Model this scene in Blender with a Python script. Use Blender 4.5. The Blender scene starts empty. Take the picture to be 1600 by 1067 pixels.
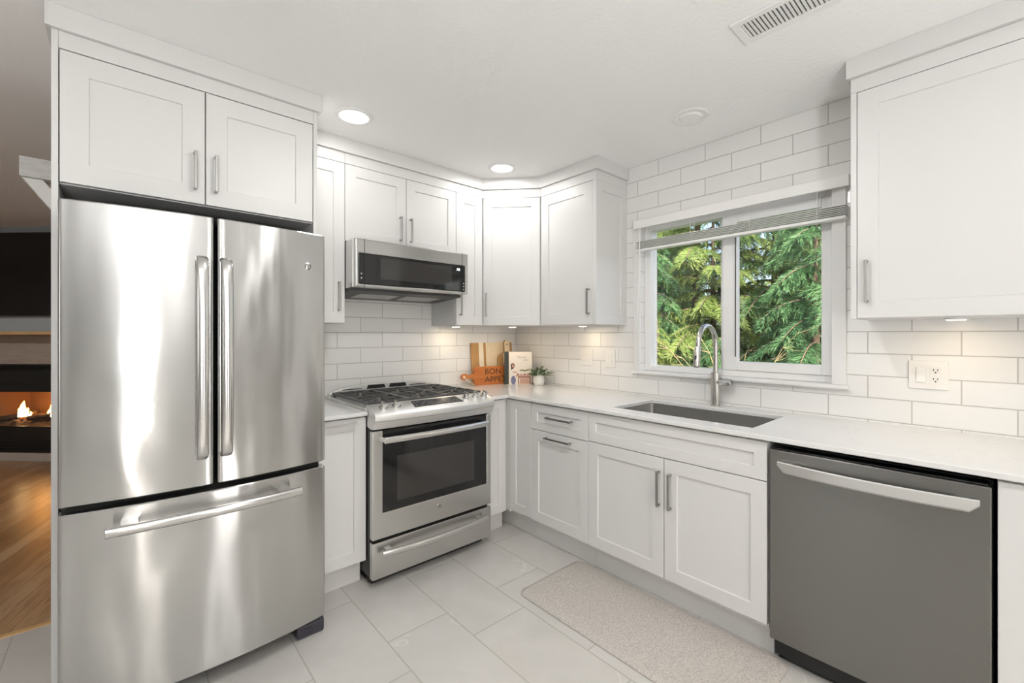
import bpy, bmesh, math, random
from mathutils import Vector, Matrix
import numpy as np
PI = math.pi
random.seed(7)
scene = bpy.context.scene
COL = scene.collection

# ------------------------------------------------------------------ camera, world, sun, exposure
cam_d = bpy.data.cameras.new('camera')
cam = bpy.data.objects.new('camera', cam_d)
COL.objects.link(cam)
cam.location = (-2.5477, -2.8760, 1.3158)
YAW = math.radians(48.052)
cam.rotation_euler = (PI / 2, 0, YAW - PI / 2)
cam_d.sensor_fit = 'HORIZONTAL'
cam_d.sensor_width = 36.0
cam_d.lens = 686.28 / 1600 * 36.0
cam_d.shift_x = -(810.9 - 800) / 1600
cam_d.shift_y = -(533.5 - 522.47) / 1600
cam_d.clip_start = 0.02
scene.camera = cam

world = bpy.data.worlds.new('sky')
scene.world = world
world.use_nodes = True
wn = world.node_tree
for n in list(wn.nodes):
    wn.nodes.remove(n)
w_out = wn.nodes.new('ShaderNodeOutputWorld')
w_bg = wn.nodes.new('ShaderNodeBackground')
w_sky = wn.nodes.new('ShaderNodeTexSky')
w_sky.sky_type = 'NISHITA'
w_sky.sun_disc = False
w_sky.sun_elevation = math.radians(38)
w_sky.sun_rotation = math.radians(200)
w_sky.air_density = 1.0
w_sky.dust_density = 4.5
w_bg.inputs['Strength'].default_value = 0.42
wn.links.new(w_sky.outputs[0], w_bg.inputs[0])
wn.links.new(w_bg.outputs[0], w_out.inputs[0])

sun_d = bpy.data.lights.new('sun', 'SUN')
sun_d.energy = 9.5
sun_d.angle = math.radians(0.6)
sun_d.color = (1.0, 0.93, 0.80)
sun = bpy.data.objects.new('sun', sun_d)
COL.objects.link(sun)
sun.rotation_euler = Vector((0.55, 0.52, -0.66)).to_track_quat('-Z', 'Y').to_euler()

def area_light(name, loc, direction, sx, sy, power, color=(1, 1, 1), shape='RECTANGLE', parent=None, spread=PI):
    d = bpy.data.lights.new(name, 'AREA')
    d.shape = shape
    d.size = sx
    if shape in ('RECTANGLE', 'ELLIPSE'):
        d.size_y = sy
    d.energy = power
    d.color = color
    d.spread = spread
    o = bpy.data.objects.new(name, d)
    COL.objects.link(o)
    o.rotation_euler = Vector(direction).to_track_quat('-Z', 'Y').to_euler()
    o.location = loc
    if parent is not None:
        o.parent = parent
        o.location = Vector(loc) - parent.location
    return o

# daylight entering through the sidelight window and the patio door behind the camera
DAY = (1.0, 1.0, 1.0)
area_light('daylight_patio', (-1.55, -5.35, 1.10), (0, 1, 0), 0.36, 1.9, 13, DAY)
area_light('daylight_sidelight', (-3.32, -5.35, 1.10), (0, 1, 0), 0.20, 1.9, 9, DAY)
area_light('side_fill', (-6.15, -1.3, 1.47), (1, 0, 0), 1.0, 1.25, 9, DAY)  # added fill outside the side window, lightens the dishwasher reflection
# added fill light behind the camera, bounced off the ceiling
area_light('ceiling_fill', (-3.25, -4.15, 0.95), (0, 0, 1), 0.35, 0.35, 80, (0.985, 0.995, 1.0), 'DISK')

scene.view_settings.view_transform = 'Standard'
scene.view_settings.look = 'None'
scene.view_settings.gamma = 1.0
scene.view_settings.use_curve_mapping = False
scene.view_settings.exposure = 0.32
scene.cycles.max_bounces = 10
scene.cycles.diffuse_bounces = 6
scene.cycles.glossy_bounces = 5
scene.cycles.transmission_bounces = 6
scene.cycles.transparent_max_bounces = 8
scene.cycles.caustics_reflective = False
scene.cycles.caustics_refractive = False
scene.cycles.sample_clamp_indirect = 6.0

# ------------------------------------------------------------------ node materials
class NT:
    def __init__(self, name):
        self.m = bpy.data.materials.new(name)
        self.m.use_nodes = True
        self.t = self.m.node_tree
        self.b = self.t.nodes['Principled BSDF']
    def n(self, typ, **kw):
        x = self.t.nodes.new(typ)
        for k, v in kw.items():
            setattr(x, k, v)
        return x
    def l(self, a, b):
        self.t.links.new(a, b)
    def math(self, op, a, b=None, c=None):
        x = self.n('ShaderNodeMath', operation=op)
        for i, v in enumerate((a, b, c)):
            if v is None:
                continue
            if isinstance(v, (int, float)):
                x.inputs[i].default_value = v
            else:
                self.l(v, x.inputs[i])
        return x.outputs[0]
    def mix(self, fac, a, b, blend='MIX'):
        x = self.n('ShaderNodeMix', data_type='RGBA', blend_type=blend)
        for i, v in ((0, fac), (6, a), (7, b)):
            if isinstance(v, (int, float)):
                x.inputs[i].default_value = v
            elif isinstance(v, tuple):
                x.inputs[i].default_value = (*v[:3], 1)
            else:
                self.l(v, x.inputs[i])
        return x.outputs[2]
    def pos(self):
        return self.n('ShaderNodeNewGeometry').outputs['Position']
    def obj(self):
        return self.n('ShaderNodeTexCoord').outputs['Object']
    def noise(self, vec, scale, detail=3, rough=0.5, stretch=None, dist=0.0):
        if stretch:
            mp = self.n('ShaderNodeMapping')
            mp.inputs['Scale'].default_value = stretch
            self.l(vec, mp.inputs[0])
            vec = mp.outputs[0]
        x = self.n('ShaderNodeTexNoise')
        x.inputs['Scale'].default_value = scale
        x.inputs['Detail'].default_value = detail
        x.inputs['Roughness'].default_value = rough
        x.inputs['Distortion'].default_value = dist
        self.l(vec, x.inputs['Vector'])
        return x
    def ramp(self, fac, stops):
        r = self.n('ShaderNodeValToRGB')
        e = r.color_ramp.elements
        while len(e) < len(stops):
            e.new(0.5)
        for i, (p, c) in enumerate(stops):
            e[i].position = p
            e[i].color = (*c, 1) if len(c) == 3 else c
        self.l(fac, r.inputs[0])
        return r.outputs[0]
    def bump(self, h, dist, strength=1.0, normal=None):
        b = self.n('ShaderNodeBump')
        b.inputs['Distance'].default_value = dist
        b.inputs['Strength'].default_value = strength
        self.l(h, b.inputs['Height'])
        if normal is not None:
            self.l(normal, b.inputs['Normal'])
        return b.outputs[0]
    def tiles(self, u, v, w, h, u0, v0, offs, grout):
        """running bond: u along the tile, v across the rows; gives grout mask and a random cell value"""
        rv = self.math('DIVIDE', self.math('SUBTRACT', v, v0), h)
        row = self.math('FLOOR', rv)
        odd = self.math('FLOORED_MODULO', row, 2.0)
        ru = self.math('ADD', self.math('DIVIDE', self.math('SUBTRACT', u, u0), w), self.math('MULTIPLY', odd, offs))
        colm = self.math('FLOOR', ru)
        fu = self.math('SUBTRACT', ru, colm)
        fv = self.math('SUBTRACT', rv, row)
        du = self.math('MULTIPLY', self.math('MINIMUM', fu, self.math('SUBTRACT', 1.0, fu)), w)
        dv = self.math('MULTIPLY', self.math('MINIMUM', fv, self.math('SUBTRACT', 1.0, fv)), h)
        d = self.math('MINIMUM', du, dv)
        mr = self.n('ShaderNodeMapRange')
        mr.inputs[1].default_value = grout * 0.45
        mr.inputs[2].default_value = grout * 0.85
        mr.inputs[3].default_value = 0
        mr.inputs[4].default_value = 1
        self.l(d, mr.inputs[0])
        cid = self.n('ShaderNodeCombineXYZ')
        self.l(row, cid.inputs[0]); self.l(colm, cid.inputs[1])
        wnz = self.n('ShaderNodeTexWhiteNoise', noise_dimensions='2D')
        self.l(cid.outputs[0], wnz.inputs['Vector'])
        return mr.outputs[0], wnz.outputs['Value'], cid.outputs[0]
    def set(self, **kw):
        for k, v in kw.items():
            s = self.b.inputs[k.replace('_', ' ')]
            if hasattr(v, 'is_linked') or hasattr(v, 'links'):
                self.l(v, s)
            elif isinstance(v, tuple):
                s.default_value = (*v[:3], 1) if len(s.default_value) == 4 else v
            else:
                s.default_value = v
        return self.m

def plain(name, col, rough=0.5, metal=0.0, **kw):
    t = NT(name)
    return t.set(Base_Color=col, Roughness=rough, Metallic=metal, **kw)

def M_paint(name, col, rough, bump=0.0, scale=200, dist=0.001):
    t = NT(name)
    if bump:
        nz = t.noise(t.pos(), scale, 3, 0.55)
        t.set(Normal=t.bump(nz.outputs[0], dist, bump))
    return t.set(Base_Color=col, Roughness=rough)

def M_wall_tile(name, axis, u0):
    t = NT(name)
    s = t.n('ShaderNodeSeparateXYZ'); t.l(t.pos(), s.inputs[0])
    m, r, cid = t.tiles(s.outputs[axis], s.outputs[2], 0.3048, 0.1010, u0, 2.4395 - 0.1010 * 30, 0.5, 0.0034)
    tone = t.mix(r, (0.755, 0.748, 0.735), (0.795, 0.788, 0.775))
    stretch = (1, 3, 9) if axis == 1 else (3, 1, 9)
    nz = t.noise(t.pos(), 2.6, 4, 0.6, stretch=stretch)
    tone = t.mix(t.math('MULTIPLY', nz.outputs[0], 0.30), tone, (0.82, 0.815, 0.80))
    col = t.mix(m, (0.50, 0.485, 0.46), tone)
    rgh = t.math('SUBTRACT', 0.75, t.math('MULTIPLY', m, 0.58))
    nz2 = t.noise(t.pos(), 14, 2)
    n1 = t.bump(nz2.outputs[0], 0.0012, 0.35)
    return t.set(Base_Color=col, Roughness=rgh, Normal=t.bump(m, 0.0012, 0.8, n1))

def M_floor_tile():
    t = NT('floor_tile')
    s = t.n('ShaderNodeSeparateXYZ'); t.l(t.pos(), s.inputs[0])
    # rows run along y, stacked along x with a 12 inch pitch, joints stepping by a third
    m, r, cid = t.tiles(s.outputs[1], s.outputs[0], 0.6015, 0.2995, -1.315 - 0.6015 * 20, -0.8125 - 0.2995 * 30, 0.6508, 0.0042)
    vadd = t.n('ShaderNodeVectorMath', operation='MULTIPLY_ADD')
    t.l(cid, vadd.inputs[0]); vadd.inputs[1].default_value = (3.7, 5.1, 1.3); t.l(t.pos(), vadd.inputs[2])
    nz = t.noise(vadd.outputs[0], 2.4, 5, 0.62, dist=0.6)
    base = t.ramp(nz.outputs[0], [(0.25, (0.47, 0.452, 0.422)), (0.55, (0.545, 0.525, 0.495)), (0.85, (0.60, 0.58, 0.55))])
    base = t.mix(t.math('MULTIPLY', r, 0.25), base, (0.56, 0.545, 0.52))
    vz = t.noise(vadd.outputs[0], 1.35, 3, 0.5, dist=1.2)
    vein = t.math('ABSOLUTE', t.math('SUBTRACT', vz.outputs[0], 0.5))
    vm = t.math('SUBTRACT', 1.0, t.math('MINIMUM', 1.0, t.math('MULTIPLY', vein, 130.0)))
    gate = t.noise(vadd.outputs[0], 1.9, 2)
    vm = t.math('MULTIPLY', vm, t.math('MULTIPLY', t.math('GREATER_THAN', gate.outputs[0], 0.53), 0.45))
    base = t.mix(vm, base, (0.74, 0.72, 0.68))
    col = t.mix(m, (0.40, 0.385, 0.35), base)
    rgh = t.math('SUBTRACT', 0.62, t.math('MULTIPLY', m, 0.29))
    return t.set(Base_Color=col, Roughness=rgh, Normal=t.bump(m, 0.0010, 0.6))

def M_wood_floor():
    t = NT('wood_floor')
    s = t.n('ShaderNodeSeparateXYZ'); t.l(t.pos(), s.inputs[0])
    # boards run away from the kitchen, slightly to the right
    u = t.math('ADD', t.math('MULTIPLY', s.outputs[1], 0.95), t.math('MULTIPLY', s.outputs[0], 0.31))
    v = t.math('SUBTRACT', t.math('MULTIPLY', s.outputs[0], 0.95), t.math('MULTIPLY', s.outputs[1], 0.31))
    m, r, cid = t.tiles(u, v, 1.3, 0.085, 0.3, 0.0, 0.37, 0.0016)
    cb = t.n('ShaderNodeCombineXYZ'); t.l(u, cb.inputs[0]); t.l(v, cb.inputs[1]); t.l(t.math('MULTIPLY', r, 9.0), cb.inputs[2])
    g = t.noise(cb.outputs[0], 5.0, 5, 0.65, stretch=(0.8, 9, 1), dist=1.0)
    tone = t.ramp(r, [(0.0, (0.27, 0.135, 0.06)), (0.35, (0.42, 0.24, 0.115)), (0.7, (0.52, 0.34, 0.19)), (1.0, (0.33, 0.17, 0.075))])
    col = t.mix(t.math('MULTIPLY', t.ramp(g.outputs[0], [(0.42, (0, 0, 0)), (0.72, (1, 1, 1))]), 0.65), tone, (0.20, 0.085, 0.03))
    col = t.mix(m, (0.12, 0.06, 0.03), col)
    return t.set(Base_Color=col, Roughness=0.28)

def M_steel(name, base, rough, wav=0.0, aniso=0.75, rot=0.25, smudge=0.25, wscale=1.6, fine=0.25, streak=0.0):
    t = NT(name)
    p = t.pos()
    sm = t.noise(p, 3.2, 4, 0.6)
    fb = t.noise(p, 60.0, 2, 0.5, stretch=(0.6, 0.6, 22))
    c2 = tuple(x * 0.80 for x in base)
    col = t.mix(t.math('MULTIPLY', t.ramp(sm.outputs[0], [(0.35, (0, 0, 0)), (0.85, (1, 1, 1))]), smudge), base, c2)
    col = t.mix(t.math('MULTIPLY', fb.outputs[0], fine * 0.6), col, c2)
    rg = t.math('ADD', rough - 0.05, t.math('MULTIPLY', sm.outputs[0], 0.06))
    tg = t.n('ShaderNodeTangent', direction_type='RADIAL', axis='Z')
    t.set(Base_Color=col, Metallic=1.0, Roughness=rg, Anisotropic=aniso, Anisotropic_Rotation=rot)
    t.l(tg.outputs[0], t.b.inputs['Tangent'])
    if wav:
        nz = t.noise(p, wscale, 1.5, 0.45, stretch=(1.5, 0.6, 0.75), dist=0.3)
        nrm = t.bump(nz.outputs[0], wav, 1.0)
        if streak:
            n3 = t.noise(p, 1.0, 2, 0.5, stretch=(5.0, 0.3, 0.45), dist=0.25)
            nrm = t.bump(n3.outputs[0], streak, 1.0, nrm)
            n4 = t.noise(p, 22.0, 2, 0.5)
            nrm = t.bump(n4.outputs[0], streak * 0.025, 1.0, nrm)
        t.set(Normal=nrm)
    return t.m

def M_grain(name, c1, c2, scale=6.0, stretch=(1, 1, 12), rough=0.45, coord='pos'):
    t = NT(name)
    g = t.noise(t.pos(), scale, 4, 0.6, stretch=stretch, dist=0.8)
    col = t.mix(t.ramp(g.outputs[0], [(0.3, (0, 0, 0)), (0.7, (1, 1, 1))]), c1, c2)
    return t.set(Base_Color=col, Roughness=rough)

def M_emit(name, col, strength):
    t = NT(name)
    return t.set(Base_Color=col, Emission_Color=col, Emission_Strength=strength, Roughness=0.4)

def M_leaf(name, c1, c2, c3):
    t = NT(name)
    oi = t.n('ShaderNodeObjectInfo')
    nz = t.noise(t.pos(), 1.7, 3, 0.6)
    nz2 = t.noise(t.pos(), 30, 2, 0.6)
    col = t.mix(t.ramp(nz.outputs[0], [(0.38, (0, 0, 0)), (0.62, (1, 1, 1))]), c1, c2)
    col = t.mix(t.math('MULTIPLY', t.ramp(nz2.outputs[0], [(0.45, (0, 0, 0)), (0.7, (1, 1, 1))]), 0.7), col, c3)
    t.set(Base_Color=col, Roughness=0.55)
    tr = t.n('ShaderNodeBsdfTranslucent'); t.l(col, tr.inputs[0])
    mx = t.n('ShaderNodeMixShader'); mx.inputs[0].default_value = 0.35
    t.l(t.b.outputs[0], mx.inputs[1]); t.l(tr.outputs[0], mx.inputs[2])
    out = [n for n in t.t.nodes if n.type == 'OUTPUT_MATERIAL'][0]
    t.l(mx.outputs[0], out.inputs[0])
    return t.m

def M_glass(name, tint=(1, 1, 1), refl=0.08):
    t = NT(name)
    tr = t.n('ShaderNodeBsdfTransparent'); tr.inputs[0].default_value = (*tint, 1)
    gl = t.n('ShaderNodeBsdfGlossy'); gl.inputs['Roughness'].default_value = 0.0
    fr = t.n('ShaderNodeFresnel')
    geo = t.n('ShaderNodeNewGeometry')      # both faces of the thin pane reflect alike
    t.l(t.math('ADD', 1.45, t.math('MULTIPLY', geo.outputs['Backfacing'], 1 / 1.45 - 1.45)), fr.inputs[0])
    mx = t.n('ShaderNodeMixShader')
    t.l(fr.outputs[0], mx.inputs[0])
    t.l(tr.outputs[0], mx.inputs[1]); t.l(gl.outputs[0], mx.inputs[2])
    out = [n for n in t.t.nodes if n.type == 'OUTPUT_MATERIAL'][0]
    t.l(mx.outputs[0], out.inputs[0])
    return t.m

CAB = M_paint('cabinet_paint', (0.655, 0.648, 0.636), 0.38)
TRIMP = M_paint('trim_paint', (0.765, 0.760, 0.750), 0.42)
VINYL = M_paint('white_vinyl', (0.80, 0.795, 0.785), 0.35)
CEIL = M_paint('ceiling_paint', (0.86, 0.858, 0.85), 0.9, 0.55, 55, 0.004)
WALLW = M_paint('wall_paint', (0.50, 0.49, 0.475), 0.7)
WALLG = M_paint('living_wall_paint', (0.36, 0.39, 0.41), 0.7)
TILE_BACK = M_wall_tile('wall_tile_back', 0, -0.9214 - 0.3048 * 10)
TILE_RIGHT = M_wall_tile('wall_tile_right', 1, -1.2258 - 0.3048 * 10)
FLOOR = M_floor_tile()
WOODF = M_wood_floor()
t = NT('quartz')
_v = t.noise(t.pos(), 2.2, 4, 0.6, dist=1.5)
_vm = t.math('SUBTRACT', 1.0, t.math('MINIMUM', 1.0, t.math('MULTIPLY', t.math('ABSOLUTE', t.math('SUBTRACT', _v.outputs[0], 0.5)), 60.0)))
QUARTZ = t.set(Base_Color=t.mix(t.math('MULTIPLY', _vm, 0.35), (0.70, 0.697, 0.688), (0.58, 0.64, 0.61)), Roughness=0.13)
FRIDGE = M_steel('fridge_steel', (0.545, 0.54, 0.53), 0.22, wav=0.024, aniso=0.95, streak=0.0070)
STEEL = M_steel('brushed_steel', (0.60, 0.595, 0.58), 0.27, wav=0.004, aniso=0.6, smudge=0.2)
STEELH = M_steel('handle_steel', (0.68, 0.67, 0.655), 0.2, aniso=0.0, smudge=0.05, fine=0.1)
SATIN = plain('satin_aluminium', (0.76, 0.755, 0.74), 0.40, 1.0)
DWSTEEL = M_steel('dishwasher_steel', (0.235, 0.228, 0.215), 0.36, wav=0.004, aniso=0.7, smudge=0.1)
SINKST = M_steel('sink_steel', (0.50, 0.49, 0.47), 0.33, aniso=0.3, smudge=0.2)
NICKEL = plain('brushed_nickel', (0.40, 0.385, 0.37), 0.33, 1.0)
FAUCETM = plain('faucet_nickel', (0.55, 0.535, 0.51), 0.26, 1.0)
BLACKGL = plain('black_glass', (0.012, 0.012, 0.012), 0.06)
OVENWIN = plain('oven_window', (0.035, 0.033, 0.031), 0.07)
BLACK = plain('black_plastic', (0.015, 0.015, 0.015), 0.45)
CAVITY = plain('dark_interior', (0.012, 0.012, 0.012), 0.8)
DARKGREY = plain('dark_grey_metal', (0.06, 0.06, 0.06), 0.5)
IRON = plain('cast_iron', (0.07, 0.069, 0.067), 0.36)
DISPLAY = plain('control_display', (0.055, 0.055, 0.055), 0.12)
PRINT = plain('printed_grey', (0.50, 0.50, 0.49), 0.5)
DUCTM = plain('duct_grey', (0.22, 0.22, 0.215), 0.6)
FOOTM = plain('foot_plastic', (0.035, 0.032, 0.045), 0.4)
CLOCK = M_emit('clock_light', (0.9, 0.95, 1.0), 1.6)
LENS = M_emit('lamp_lens', (1.0, 0.97, 0.92), 6.0)
PUCKL = M_emit('puck_lens', (1.0, 0.86, 0.66), 7.0)
OFFLENS = M_paint('unlit_lens', (0.86, 0.85, 0.83), 0.4)
GLASS = M_glass('window_glass')
FIREGL = M_glass('fire_glass')
SLATM = M_paint('blind_slat', (0.80, 0.79, 0.77), 0.4)
t = NT('mat_fabric')
_n = t.noise(t.pos(), 150, 3, 0.75)
_n2 = t.noise(t.pos(), 3, 2, 0.5)
_c = t.mix(t.ramp(_n.outputs[0], [(0.35, (0, 0, 0)), (0.65, (1, 1, 1))]), (0.36, 0.33, 0.30), (0.58, 0.545, 0.505))
MATF = t.set(Base_Color=_c, Roughness=0.85, Normal=t.bump(_n.outputs[0], 0.002, 0.6))
OUTLET = M_paint('device_white', (0.78, 0.765, 0.74), 0.35)
SLOT = plain('socket_slot', (0.05, 0.045, 0.04), 0.6)
BON = M_grain('orange_wood', (0.42, 0.115, 0.022), (0.58, 0.20, 0.045), 5, (1.2, 4, 14))
BURN = plain('burnt_letters', (0.045, 0.025, 0.015), 0.8)
WALN = M_grain('golden_wood', (0.40, 0.21, 0.075), (0.52, 0.30, 0.12), 7, (9, 4, 1))
MAPLE = M_grain('pale_wood', (0.74, 0.60, 0.40), (0.80, 0.67, 0.48), 7, (9, 4, 1))
CREAM = M_grain('cream_wood', (0.80, 0.70, 0.53), (0.83, 0.75, 0.60), 7, (9, 4, 1))
WHITEW = M_grain('whitewashed_wood', (0.46, 0.45, 0.43), (0.62, 0.61, 0.59), 9, (2, 3, 14))
BRACEP = M_paint('brace_paint', (0.72, 0.71, 0.69), 0.5)
SPINE = plain('book_spine_cloth', (0.035, 0.038, 0.032), 0.6)
PAGES = plain('book_pages', (0.78, 0.73, 0.64), 0.8)
COVER = plain('book_cover', (0.80, 0.725, 0.64), 0.4)
INKS = [plain('ink_hair', (0.09, 0.03, 0.025), 0.6), plain('ink_skin', (0.62, 0.36, 0.27), 0.6), plain('ink_blue', (0.16, 0.17, 0.30), 0.6),
        plain('ink_table', (0.56, 0.33, 0.25), 0.6), plain('ink_brown', (0.26, 0.12, 0.08), 0.6), plain('ink_green', (0.17, 0.20, 0.07), 0.6),
        plain('ink_title', (0.40, 0.36, 0.31), 0.6), plain('ink_white', (0.78, 0.74, 0.70), 0.6)]
POTM = M_paint('pot_ceramic', (0.80, 0.78, 0.75), 0.45)
SOIL = plain('soil', (0.05, 0.035, 0.025), 0.9)
LEAFS = [plain('sprig_green', (0.10, 0.16, 0.065), 0.5), plain('sprig_sage', (0.30, 0.36, 0.24), 0.5), plain('sprig_pale', (0.46, 0.50, 0.36), 0.5)]
TVM = plain('tv_screen', (0.006, 0.005, 0.005), 0.22)
MANTELW = M_grain('mantel_wood', (0.52, 0.31, 0.13), (0.62, 0.40, 0.19), 6, (1, 1, 14))
STONE = M_grain('surround_tile', (0.30, 0.245, 0.205), (0.38, 0.32, 0.275), 4, (1, 1, 6), 0.5)
HEARTH = M_grain('hearth_tile', (0.40, 0.36, 0.32), (0.46, 0.42, 0.38), 4, (1, 1, 4), 0.4)
FPBLACK = plain('fireplace_black', (0.010, 0.010, 0.010), 0.4)
FIREBRICK = plain('firebox_liner', (0.33, 0.17, 0.075), 0.85)
LOGM = M_grain('charred_log', (0.10, 0.05, 0.03), (0.02, 0.014, 0.01), 9, (3, 3, 3), 0.9)
EMBER = plain('ember_bed', (0.05, 0.03, 0.02), 0.95)
FLAME = M_emit('flame', (1.0, 0.50, 0.12), 7.0)
FLAMEC = M_emit('flame_core', (1.0, 0.80, 0.42), 10.0)
BARK = M_grain('bark', (0.085, 0.06, 0.04), (0.16, 0.12, 0.085), 8, (6, 6, 1), 0.9)
TWIGM = M_grain('bare_twig', (0.38, 0.29, 0.15), (0.50, 0.40, 0.20), 8, (1, 1, 1), 0.8)
LF_DARK = M_leaf('needles_dark', (0.060, 0.140, 0.045), (0.120, 0.225, 0.070), (0.19, 0.29, 0.11))
LF_BLUE = M_leaf('needles_blue', (0.070, 0.180, 0.080), (0.135, 0.29, 0.115), (0.22, 0.38, 0.17))
LF_YEL = M_leaf('needles_yellow', (0.15, 0.26, 0.06), (0.29, 0.38, 0.10), (0.46, 0.50, 0.20))
GRASS = M_leaf('ground_cover', (0.05, 0.09, 0.03), (0.09, 0.12, 0.05), (0.12, 0.12, 0.06))

# ------------------------------------------------------------------ mesh builder
class Frame:
    """u along the front (to the viewer's right), n out of the front, z up"""
    def __init__(s, o=(0, 0, 0), u=(1, 0), n=(0, -1)):
        s.o = Vector(o); s.u = Vector((u[0], u[1], 0)).normalized(); s.n = Vector((n[0], n[1], 0)).normalized()
    def __call__(s, a, b, z):
        return s.o + s.u * a + s.n * b + Vector((0, 0, z))
WORLD = Frame((0, 0, 0), (1, 0), (0, 1))       # u = x, n = y
BACK = Frame((0, 0, 0), (1, 0), (0, -1))       # the range wall: u = x, n = -y
RIGHT = Frame((0, 0, 0), (0, -1), (-1, 0))     # the window wall: u = -y, n = -x

class MB:
    def __init__(s, f=WORLD):
        s.f = f; s.v = []; s.p = []; s.mi = []; s.cur = 0
    def add(s, vs, faces):
        k = len(s.v)
        s.v += [tuple(s.f(*q)) for q in vs]
        s.p += [tuple(i + k for i in fc) for fc in faces]
        s.mi += [s.cur] * len(faces)
        return s
    def addw(s, vs, faces):
        k = len(s.v)
        s.v += [tuple(q) for q in vs]
        s.p += [tuple(i + k for i in fc) for fc in faces]
        s.mi += [s.cur] * len(faces)
        return s
    def box(s, u0, u1, n0, n1, z0, z1):
        vs = [(u, n, z) for z in (z0, z1) for n in (n0, n1) for u in (u0, u1)]
        return s.add(vs, [(0, 1, 3, 2), (4, 6, 7, 5), (0, 4, 5, 1), (2, 3, 7, 6), (0, 2, 6, 4), (1, 5, 7, 3)])
    def prism(s, pts, z0, z1):
        """plan polygon (u, n) raised from z0 to z1"""
        k = len(pts)
        vs = [(a, b, z0) for a, b in pts] + [(a, b, z1) for a, b in pts]
        return s.add(vs, [tuple(range(k))[::-1], tuple(range(k, 2 * k))] + [(i, (i + 1) % k, (i + 1) % k + k, i + k) for i in range(k)])
    def sect(s, pts, u0, u1):
        """section polygon (n, z) run along u"""
        k = len(pts)
        vs = [(u0, a, b) for a, b in pts] + [(u1, a, b) for a, b in pts]
        return s.add(vs, [tuple(range(k)), tuple(range(k, 2 * k))[::-1]] + [(i, i + k, (i + 1) % k + k, (i + 1) % k) for i in range(k)])
    def face_poly(s, pts, n0, n1):
        """front view polygon (u, z) with thickness n0..n1"""
        k = len(pts)
        vs = [(a, n0, b) for a, b in pts] + [(a, n1, b) for a, b in pts]
        return s.add(vs, [tuple(range(k))[::-1], tuple(range(k, 2 * k))] + [(i, (i + 1) % k, (i + 1) % k + k, i + k) for i in range(k)])
    def rings(s, rings, close=True, cap=True):
        k = len(rings[0]); base = len(s.v)
        vs = [q for r in rings for q in r]
        fc = []
        for j in range(len(rings) - 1):
            for i in range(k if close else k - 1):
                i2 = (i + 1) % k
                fc.append((j * k + i, j * k + i2, (j + 1) * k + i2, (j + 1) * k + i))
        if cap:
            fc.append(tuple(range(k))[::-1]); fc.append(tuple((len(rings) - 1) * k + i for i in range(k)))
        return s.add(vs, fc)
    def tube(s, pts, r, seg=10, cap=True):
        """pts in frame coordinates; r a number or one per point"""
        P = [Vector(q) for q in pts]
        rr = r if isinstance(r, (list, tuple)) else [r] * len(P)
        rings = []
        ref = None
        for i, q in enumerate(P):
            d = (P[min(i + 1, len(P) - 1)] - P[max(i - 1, 0)]).normalized()
            if ref is None:
                ref = Vector((0, 0, 1)) if abs(d.z) < 0.9 else Vector((1, 0, 0))
            a = (ref - d * ref.dot(d)).normalized(); b = d.cross(a); ref = a
            rings.append([q + (a * math.cos(2 * PI * j / seg) + b * math.sin(2 * PI * j / seg)) * rr[i] for j in range(seg)])
        return s.rings(rings, True, cap)
    def sweep(s, pts, w, h, side=None):
        """rectangular bar along pts (frame coordinates): w along side, h across"""
        P = [Vector(q) for q in pts]; rings = []
        sd = Vector(side)
        c = min(w, h) * 0.28
        for i, q in enumerate(P):
            d = (P[min(i + 1, len(P) - 1)] - P[max(i - 1, 0)]).normalized()
            a = (sd - d * sd.dot(d)).normalized(); b = d.cross(a)
            oc = [(w/2, h/2 - c), (w/2 - c, h/2), (-w/2 + c, h/2), (-w/2, h/2 - c), (-w/2, -h/2 + c), (-w/2 + c, -h/2), (w/2 - c, -h/2), (w/2, -h/2 + c)]
            rings.append([q + a * x + b * y for x, y in oc])
        return s.rings(rings)
    def lathe(s, prof, c, seg=24, axis='z'):
        """prof list of (radius, height); axis z, n or u"""
        rings = []
        for r, h in prof:
            ring = []
            for j in range(seg):
                x, y = r * math.cos(2 * PI * j / seg), r * math.sin(2 * PI * j / seg)
                o = {'z': (x, y, h), 'n': (x, h, y), 'u': (h, x, y)}[axis]
                ring.append((c[0] + o[0], c[1] + o[1], c[2] + o[2]))
            rings.append(ring)
        return s.rings(rings)
    def cells(s, us, zs, mask, n0, n1, plan=False):
        """slab made of grid cells with holes; front view (u,z) or, with plan, top view (u,n) between z=n0..n1"""
        nu, nz = len(us), len(zs)
        idx = {}; vs = []
        def vid(i, j, k):
            key = (i, j, k)
            if key not in idx:
                idx[key] = len(vs)
                d = n1 if k else n0
                vs.append((us[i], zs[j], d) if plan else (us[i], d, zs[j]))
            return idx[key]
        fc = []
        on = lambda i, j: 0 <= i < nu - 1 and 0 <= j < nz - 1 and mask(i, j)
        for i in range(nu - 1):
            for j in range(nz - 1):
                if not on(i, j):
                    continue
                fc.append(tuple(vid(*q) for q in ((i, j, 1), (i + 1, j, 1), (i + 1, j + 1, 1), (i, j + 1, 1))))
                fc.append(tuple(vid(*q) for q in ((i, j, 0), (i, j + 1, 0), (i + 1, j + 1, 0), (i + 1, j, 0))))
                for (di, dj, a, b) in ((-1, 0, (i, j), (i, j + 1)), (1, 0, (i + 1, j), (i + 1, j + 1)), (0, -1, (i, j), (i + 1, j)), (0, 1, (i, j + 1), (i + 1, j + 1))):
                    if not on(i + di, j + dj):
                        fc.append((vid(*a, 0), vid(*b, 0), vid(*b, 1), vid(*a, 1)))
        return s.add(vs, fc)
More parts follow.
